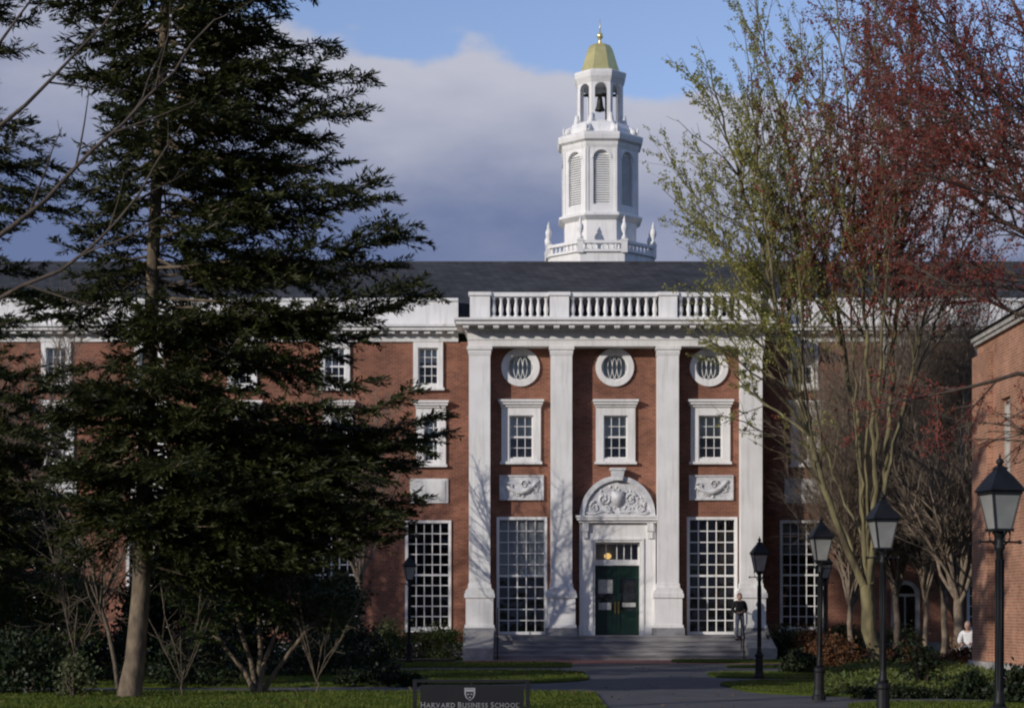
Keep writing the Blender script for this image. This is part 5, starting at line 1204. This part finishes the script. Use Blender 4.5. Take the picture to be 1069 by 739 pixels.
# ---------------------------------------------------------------- lamp posts
def make_lamp():
    root = empty('street_lamp', (0, 0, 0))
    p = MB(); p.lathe([(0.075, 0.62), (0.062, 0.68), (0.052, 0.74), (0.048, 1.2), (0.042, 2.40), (0.060, 2.42), (0.060, 2.46), (0.045, 2.48), (0.05, 2.56), (0.085, 2.60), (0.085, 2.63)], (0, 0, 0), 12)
    for i in range(8):
        a = i * math.pi / 4; p.box(0.047 * math.cos(a) - 0.006, 0.047 * math.cos(a) + 0.006, 0.047 * math.sin(a) - 0.006, 0.047 * math.sin(a) + 0.006, 0.80, 2.3)
    obj('post', p, M['iron'], root, smooth=True)
    b = MB(); b.lathe([(0.135, 0.0), (0.135, 0.08), (0.115, 0.11), (0.10, 0.20), (0.095, 0.52), (0.11, 0.55), (0.11, 0.60), (0.08, 0.625)], (0, 0, 0), 12); obj('base', b, M['iron'], root)
    a_ = MB(); a_.tube([(-0.24, 0, 2.50), (0.24, 0, 2.50)], 0.013, 6); a_.ball((-0.25, 0, 2.50), 0.025); a_.ball((0.25, 0, 2.50), 0.025)
    for s in (-1, 1):
        a_.tube([(s * 0.05, 0, 2.46), (s * 0.12, 0, 2.52), (s * 0.13, 0, 2.60), (s * 0.10, 0, 2.64)], 0.012, 6); a_.tube([(0, s * 0.05, 2.46), (0, s * 0.12, 2.52), (0, s * 0.13, 2.60), (0, s * 0.10, 2.64)], 0.012, 6)
    obj('ladder_bar', a_, M['iron'], root)
    zb, zt, rb, rt = 2.65, 3.07, 0.10, 0.175
    f_ = MB(); f_.box(-rb - 0.02, rb + 0.02, -rb - 0.02, rb + 0.02, zb - 0.03, zb)
    for sx in (-1, 1):
        for sy in (-1, 1): f_.tube([(sx * rb, sy * rb, zb), (sx * rt, sy * rt, zt)], 0.014, 4)
    for s in (-1, 1):
        f_.box(-rt - 0.01, rt + 0.01, s * rt - 0.015, s * rt + 0.015, zt - 0.03, zt - 0.002); f_.box(s * rt - 0.015, s * rt + 0.015, -rt - 0.01, rt + 0.01, zt - 0.031, zt - 0.003)
    lf = obj('lantern', f_, M['iron'], root)
    for k in range(4):
        c, s = math.cos(k * math.pi / 2), math.sin(k * math.pi / 2); q = MB()
        def R(x, y, z): return (x * c - y * s, x * s + y * c, z)
        q.add([R(-rb, -rb, zb), R(rb, -rb, zb), R(rt, -rt, zt), R(-rt, -rt, zt)], [(0, 1, 2, 3)]); obj('pane', q, M['opal'], lf)
    r_ = MB(); r_.lathe([(0.285, zt), (0.305, zt + 0.012), (0.29, zt + 0.03), (0.18, zt + 0.16), (0.10, zt + 0.235), (0.085, zt + 0.25), (0.085, zt + 0.275), (0.045, zt + 0.30)], (0, 0, 0), 4, math.pi / 4); obj('roof', r_, M['iron'], root)
    n_ = MB(); n_.lathe([(0.03, zt + 0.295), (0.03, zt + 0.32), (0.05, zt + 0.34), (0.035, zt + 0.37), (0.015, zt + 0.39), (0.012, zt + 0.42), (0.003, zt + 0.44)], (0, 0, 0), 8); obj('finial', n_, M['iron'], root, smooth=True)
    return root
lamp = make_lamp()
LAMPS = [(792.5, 47.2, 0.1, 1, 'black lamp post right of the entrance steps, in front of the white end pilaster'),
         (855, 36.3, 0.1, 1, 'black lamp post in front of the bronze shrubs, second tallest from the entrance'),
         (922, 28.8, 0.15, 1, 'black lamp post standing right before the pale maple trunk'),
         (1043, 21.9, 0.22, 1, 'nearest and largest lamp post, in front of the orange brick building'),
         (861.5, 58.0, 0.1, 1, 'farthest lamp post on the right, half hidden directly behind another lamp post'),
         (427, 61.0, 0.2, 1, 'black lamp post on the left, its lantern lost in the conifer boughs')]
for i, (u, Yl, rz, sc, lb) in enumerate(LAMPS):
    o = lamp if i == 0 else copy_tree(lamp)
    o.location = (X(u, Yl), Yl, 0.03); o.rotation_euler = (0.004 * (i % 3 - 1), (0.004, 0.012, -0.004, 0.005, -0.006, 0.004)[i], rz); tag(o, lb, 'lamp post', 'black lantern lamp posts along the walks')

# ---------------------------------------------------------------- sign
def sign():
    Ys = 24.5; k = Ys / F; x0, x1 = X(431, Ys), X(553, Ys); zt = Z(709, Ys)
    root = empty('sign', ((x0 + x1) / 2, Ys, 0)); tag(root, 'low black school sign with white lettering and shield on the lawn', 'sign')
    f_ = MB(); f_.box(x0, x0 + 0.05, Ys - 0.03, Ys + 0.03, 0, zt); f_.box(x1 - 0.05, x1, Ys - 0.03, Ys + 0.03, 0, zt); f_.box(x0 + 0.05, x1 - 0.05, Ys - 0.028, Ys + 0.028, zt - 0.035, zt - 0.001); f_.box(x0 + 0.05, x1 - 0.05, Ys - 0.02, Ys + 0.02, 0.10, 0.14)
    f_.box((x0 + x1) / 2 - 0.015, (x0 + x1) / 2 + 0.015, Ys - 0.02, Ys + 0.02, Z(715, Ys), zt - 0.036)
    for xx in (x0 + 0.05, x1 - 0.095): f_.box(xx, xx + 0.045, Ys - 0.02, Ys + 0.02, 0.4, 0.44)
    obj('frame', f_, M['iron'], root)
    p = MB(); pz1 = Z(714.5, Ys); p.box(x0 + 0.095, x1 - 0.075, Ys - 0.025, Ys + 0.025, 0.16, pz1); po = obj('panel', p, M['signpanel'], root)
    yf = Ys - 0.028; cx = X(490.5, Ys); a, b = Z(717.5, Ys), Z(731, Ys); h = a - b; w = 5.6 * k
    out = [(-w, a), (w, a), (w, a - h * 0.45), (w * 0.75, a - h * 0.75), (0, b), (-w * 0.75, a - h * 0.75), (-w, a - h * 0.45)]
    inn = [(x * 0.72, b + 0.05 * h + (z - b) * 0.86) for x, z in out]
    s = MB(); n = len(out)
    for i in range(n):
        j = (i + 1) % n; s.quad((cx + out[i][0], yf, out[i][1]), (cx + out[j][0], yf, out[j][1]), (cx + inn[j][0], yf, inn[j][1]), (cx + inn[i][0], yf, inn[i][1]))
    s.quad((cx - w * 0.7, yf - 0.001, a - 0.02), (cx + w * 0.7, yf - 0.001, a - 0.02), (cx + w * 0.7, yf - 0.001, a - h * 0.30), (cx - w * 0.7, yf - 0.001, a - h * 0.30))
    for dx_, dz_ in ((-0.30, 0.48), (0.30, 0.48), (0, 0.72)):
        s.quad((cx + w * (dx_ - 0.17), yf - 0.001, a - h * (dz_ + 0.06)), (cx + w * (dx_ + 0.17), yf - 0.001, a - h * (dz_ + 0.06)), (cx + w * (dx_ + 0.17), yf - 0.001, a - h * (dz_ - 0.04)), (cx + w * (dx_ - 0.17), yf - 0.001, a - h * (dz_ - 0.04)))
    obj('shield', s, M['signwhite'], po)
    # lettering: large initials, small capitals
    x = X(439.5, Ys); zb = Z(738.0, Ys); glyphs = []
    dg = lambda: bpy.context.evaluated_depsgraph_get()
    cur_x = 0.0; mb = MB()
    for word in ('HARVARD', 'BUSINESS', 'SCHOOL'):
        for i, chh in enumerate(word):
            cu = bpy.data.curves.new('t', 'FONT'); cu.body = chh; cu.size = 1.0; cu.extrude = 0.02
            o = bpy.data.objects.new('t', cu); COL.objects.link(o); bpy.context.view_layer.update()
            me = bpy.data.meshes.new_from_object(o.evaluated_get(dg())); sc = 1.0 if i == 0 else 0.86
            vs = [v.co.copy() for v in me.vertices]; mx = max(v.x for v in vs); mn = min(v.x for v in vs); hh = max(v.y for v in vs)
            vs2 = [(cur_x + (v.x - mn) * sc, v.y * sc, v.z) for v in vs]
            mb.add(vs2, [tuple(p.vertices) for p in me.polygons])
            cap = 0.70 * sc; wd = (mx - mn) * sc
            for xa in ((0.04, wd - 0.04) if chh in 'HARNUL' else (0.05,) if chh in 'VDBEI' else ()):     # slab serifs
                for zz in ((0.0, cap - 0.05) if chh not in 'A' else (0.0,)):
                    mb.box(cur_x + xa - 0.09, cur_x + xa + 0.09, zz, zz + 0.05, -0.02, 0.021)
            cur_x += wd + 0.16
            bpy.data.objects.remove(o); bpy.data.curves.remove(cu); bpy.data.meshes.remove(me)
        cur_x += 0.28
    wid = X(545, Ys) - x; s1 = wid / cur_x; s2 = 5.6 * k / 0.70
    mb.v = [(x + a_ * s1, yf - 0.002 - c_ * 0.05, zb + b_ * s2) for a_, b_, c_ in mb.v]
    obj('lettering', mb, M['signwhite'], po)
sign()

# ---------------------------------------------------------------- handrails
def rail(x, label):
    yb, yt = YF - 0.15, YL + 0.25; root = empty('handrail', (x, yb, 0)); tag(root, label, 'handrail', 'iron handrails on the entrance steps')
    slope = lambda y: ZP * min(1, max(0, (y - YF) / (YL - YF)))
    r = MB(); r.tube([(x, yb - 0.12, 0.72), (x, yb - 0.10, 0.86), (x, yb, 0.92), (x, YL, ZP + 0.95), (x, yt, ZP + 0.95), (x, yt + 0.12, ZP + 0.90)], 0.024, 8); obj('rail', r, M['iron'], root)
    for y in (yb, (yb + YL) / 2, yt):
        p = MB(); z0 = max(0.0, min(ZP, math.ceil((y - YF) / 0.34) * rise if y > YF else 0)); p.tube([(x, y, z0), (x, y, 0.92 + (ZP + 0.03) * min(1, (y - yb) / (YL - yb)))], 0.020, 8); obj('post', p, M['iron'], root)
rail(sx0 + 0.14, 'black iron handrail at the left end of the entrance steps')
rail(sx1 - 0.12, 'black iron handrail at the right end of the steps beside the person')

# ---------------------------------------------------------------- people
def skin_mesh(verts, edges, radii, sub=1):
    me = bpy.data.meshes.new('sk'); me.from_pydata(verts, edges, []); o = bpy.data.objects.new('sk', me); COL.objects.link(o)
    o.modifiers.new('s', 'SKIN')
    for i, r in enumerate(radii):
        d = me.skin_vertices[0].data[i]; d.radius = (r if isinstance(r, tuple) else (r, r)); d.use_root = (i == 0)
    m = o.modifiers.new('u', 'SUBSURF'); m.levels = sub; m.render_levels = sub
    bpy.context.view_layer.update()
    ev = bpy.data.meshes.new_from_object(o.evaluated_get(bpy.context.evaluated_depsgraph_get()))
    out = ([tuple(v.co) for v in ev.vertices], [tuple(p.vertices) for p in ev.polygons])
    bpy.data.objects.remove(o); bpy.data.meshes.remove(me); bpy.data.meshes.remove(ev)
    return out
def remesh(mb, vox):
    me = bpy.data.meshes.new('rm'); me.from_pydata(mb.v, [], mb.f); o = bpy.data.objects.new('rm', me); COL.objects.link(o)
    m = o.modifiers.new('r', 'REMESH'); m.mode = 'VOXEL'; m.voxel_size = vox; m2 = o.modifiers.new('s', 'SMOOTH'); m2.factor = 0.5; m2.iterations = 2
    bpy.context.view_layer.update(); ev = bpy.data.meshes.new_from_object(o.evaluated_get(bpy.context.evaluated_depsgraph_get()))
    r = MB(); r.v = [tuple(v.co) for v in ev.vertices]; r.f = [tuple(p.vertices) for p in ev.polygons]
    bpy.data.objects.remove(o); bpy.data.meshes.remove(me); bpy.data.meshes.remove(ev); return r
def person(name, label, loc, rz, J, top, bottom, hair, shoes=True):
    """J: joint dictionary in local metres (facing -y)"""
    root = empty(name, (0, 0, 0)); tag(root, label, 'person')
    names = ['pel', 'waist', 'chest', 'neck', 'headb']; V = [J[n] for n in names]; E = [(0, 1), (1, 2), (2, 3), (3, 4)]; R = [(0.15, 0.11), (0.135, 0.10), (0.165, 0.11), 0.058, 0.06]
    for s in 'LR':
        i0 = len(V); V += [J['sh' + s], J['el' + s], J['wr' + s], J['ha' + s]]; R += [0.058, 0.043, 0.030, 0.036]; E += [(2, i0), (i0, i0 + 1), (i0 + 1, i0 + 2), (i0 + 2, i0 + 3)]
        j0 = len(V); V += [J['hip' + s], J['kn' + s], J['an' + s], J['toe' + s]]; R += [0.085, 0.058, 0.042, 0.036]; E += [(0, j0), (j0, j0 + 1), (j0 + 1, j0 + 2), (j0 + 2, j0 + 3)]
    mb = MB(); mb.add(*skin_mesh(V, E, R, 2))
    H = Vector(J['head'])
    mb.ball(H, 0.112, (0.78, 0.92, 1.08), 20, 14); mb.ball(H + Vector((0, -0.02, -0.065)), 0.075, (0.80, 0.9, 0.85), 14, 10)
    mb.ball(H + Vector((0, -0.108, -0.015)), 0.018, (0.8, 1.1, 1.5)); mb.ball(H + Vector((0.088, 0.005, -0.01)), 0.028, (0.4, 0.8, 1.2)); mb.ball(H + Vector((-0.088, 0.005, -0.01)), 0.028, (0.4, 0.8, 1.2)); mb.ball(H + Vector((0, -0.092, -0.062)), 0.018, (1.5, 0.7, 0.5))
    for s, sg in (('L', 1), ('R', -1)):
        w_, h_ = Vector(J['wr' + s]), Vector(J['ha' + s]); d = (h_ - w_).normalized(); a = d.cross(Vector((0, 0, 1))); a = a.normalized() if a.length > 0.1 else Vector((1, 0, 0)); b = d.cross(a)
        for q, ln in zip((-1.5, -0.5, 0.5, 1.5), (0.065, 0.082, 0.078, 0.060)):
            p = h_ + a * q * 0.019; mb.tube([p, p + d * ln * 0.5, p + d * ln * 0.85 + b * 0.02, p + d * ln * 0.9 + b * 0.045], [0.0105, 0.010, 0.009, 0.007], 7)
        p = w_ + (h_ - w_) * 0.5 + a * sg * 0.03; mb.tube([p, p + d * 0.03 + a * sg * 0.025, p + d * 0.06 + a * sg * 0.028 + b * 0.015], [0.012, 0.011, 0.008], 7)
    body = remesh(mb, 0.011); obj('body', body, M['skin'], root, smooth=True)
    # clothes: offset skins of the body, cut at collar, cuffs, hem and ankles
    def seg(p, a, b):
        a = np.array(a, float); b = np.array(b, float); t = np.clip(((p - a) @ (b - a)) / ((b - a) @ (b - a)), 0, 1); return np.linalg.norm(p - (a + t[:, None] * (b - a)), axis=1), t
    P_ = np.array(body.v); bones = [('pel', 'waist', .12), ('waist', 'chest', .12), ('chest', 'neck', .07), ('neck', 'head', .08)]
    for q in 'LR': bones += [('chest', 'sh' + q, .08), ('sh' + q, 'el' + q, .05), ('el' + q, 'wr' + q, .036), ('wr' + q, 'ha' + q, .036), ('pel', 'hip' + q, .11), ('hip' + q, 'kn' + q, .07), ('kn' + q, 'an' + q, .05), ('an' + q, 'toe' + q, .04)]
    D_ = []; T_ = []
    for a, b, r in bones: d, t = seg(P_, J[a], J[b]); D_.append(d - r); T_.append(t)
    D_ = np.array(D_); T_ = np.array(T_); bi = D_.argmin(0); tt = T_[bi, np.arange(len(P_))]; nm = [a[:2] + b[:2] for a, b, r in bones]
    kind = np.array([nm[i] for i in bi])
    topm = np.isin(kind, ['pewa', 'wach', 'chsh', 'shel']) | ((kind == 'chne') & (tt < 0.62)) | ((kind == 'elwr') & (tt < 0.93)) | ((kind == 'pehi') & (tt < 0.25))
    botm = np.isin(kind, ['pehi', 'hikn']) | ((kind == 'knan') & (tt < 0.97)) | ((kind == 'pewa') & (tt < 0.30))
    tm = bpy.data.meshes.new('t'); tm.from_pydata(body.v, [], body.f); tm.update(); No = np.array([tuple(v.normal) for v in tm.vertices]); bpy.data.meshes.remove(tm)
    for cname, mask, off, mt in (('trousers', botm, 0.014, bottom), ('jacket', topm, 0.026, top)):
        c = MB(); idx = -np.ones(len(P_), int); fs = [f for f in body.f if all(mask[i] for i in f)]; use = sorted({i for f in fs for i in f}); idx[use] = np.arange(len(use))
        c.v = [tuple(P_[i] + No[i] * off) for i in use]; c.f = [tuple(int(idx[i]) for i in f) for f in fs]; obj(cname, c, M[mt], root, smooth=True)
    hb = MB(); hb.ball(H + Vector((0, 0.022, 0.028)), 0.118, (0.80, 0.90, 1.02), 18, 12)
    hb.v = [(x, max(y, H.y - 0.075 + max(0, H.z + 0.06 - z) * 1.1), z) for x, y, z in hb.v]; obj('hair', hb, M[hair], root, smooth=True)
    for sg in (-1, 1):
        e = MB(); e.ball(H + Vector((sg * 0.034, -0.096, 0.008)), 0.011); obj('eye', e, M['jacket'], root)
    for s in 'LR':
        a_, t_ = Vector(J['an' + s]), Vector(J['toe' + s]); sh = MB(); m = (a_ + t_) / 2 + Vector((0, 0.0, -0.012)); ln = (t_ - a_); ln.z = 0
        sh.tube([a_ - ln.normalized() * 0.07 + Vector((0, 0, -0.045)), m + Vector((0, 0, -0.02)), t_ + ln.normalized() * 0.03 + Vector((0, 0, -0.01))], [0.042, 0.050, 0.036], 10); obj('shoe', sh, M['shoe'], root, smooth=True)
    root.location = loc; root.rotation_euler = (0, 0, rz); return root
JS = dict(pel=(0, 0, 0.93), waist=(0, 0.0, 1.08), chest=(0, 0.0, 1.32), neck=(0, 0.01, 1.47), headb=(0, 0.0, 1.54), head=(0, -0.02, 1.60),
          shL=(0.19, 0.01, 1.39), elL=(0.26, 0.02, 1.11), wrL=(0.13, -0.19, 1.05), haL=(0.06, -0.23, 1.06),
          shR=(-0.19, 0.01, 1.39), elR=(-0.27, 0.0, 1.11), wrR=(-0.13, -0.20, 1.00), haR=(-0.05, -0.23, 1.01),
          hipL=(0.09, 0, 0.88), knL=(0.11, -0.04, 0.49), anL=(0.11, 0.02, 0.09), toeL=(0.13, -0.13, 0.045),
          hipR=(-0.09, 0, 0.88), knR=(-0.10, -0.01, 0.49), anR=(-0.11, 0.03, 0.09), toeR=(-0.13, -0.12, 0.045))
stp = YL - 0.34 * 1 - 0.16
person('person', 'person in a black jacket and grey-blue trousers standing on the right of the entrance steps', (X(774, 66.1) - 0.05, YL - 0.13, ZP - rise + 0.004), 0.15, JS, 'jacket', 'jeans', 'hair').scale = (0.94, 0.94, 0.94)
JT = dict(pel=(0, 0.0, 0.53), waist=(0, -0.01, 0.68), chest=(0, -0.06, 0.92), neck=(0, -0.09, 1.07), headb=(0, -0.12, 1.14), head=(0, -0.15, 1.20),
          shL=(0.19, -0.06, 0.99), elL=(0.25, -0.16, 0.74), wrL=(0.14, -0.34, 0.66), haL=(0.10, -0.41, 0.64),
          shR=(-0.19, -0.06, 0.99), elR=(-0.25, -0.16, 0.74), wrR=(-0.14, -0.34, 0.66), haR=(-0.10, -0.41, 0.64),
          hipL=(0.09, -0.02, 0.51), knL=(0.13, -0.42, 0.53), anL=(0.13, -0.40, 0.10), toeL=(0.15, -0.55, 0.05),
          hipR=(-0.09, -0.02, 0.51), knR=(-0.13, -0.42, 0.53), anR=(-0.13, -0.40, 0.10), toeR=(-0.15, -0.55, 0.05))
Yp = 57.5
person('person', 'seated person in white clothes at the left corner of the orange brick building', (X(1011.5, Yp), Yp, 0.04), -0.5, JT, 'shirt', 'shirt', 'hair2')
bn = empty('park_bench', (X(1011.5, Yp), Yp + 0.05, 0.04)); tag(bn, 'wooden bench under the seated person in white', 'bench')
q = MB(); bx0 = X(1011.5, Yp)
for i in range(4): q.box(bx0 - 0.6, bx0 + 0.6, Yp - 0.26 + i * 0.11, Yp - 0.17 + i * 0.11, 0.43, 0.455)
obj('seat', q, M['wood'], bn)
q = MB()
for i in range(3): q.box(bx0 - 0.6, bx0 + 0.6, Yp + 0.20, Yp + 0.225, 0.58 + i * 0.11, 0.67 + i * 0.11)
obj('backrest', q, M['wood'], bn)
for sx in (-0.52, 0.52):
    for yy in (-0.22, 0.19):
        q = MB(); q.box(bx0 + sx - 0.03, bx0 + sx + 0.03, Yp + yy - 0.03, Yp + yy + 0.03, 0.04, 0.43 if yy < 0 else 0.9); obj('leg', q, M['wood'], bn)
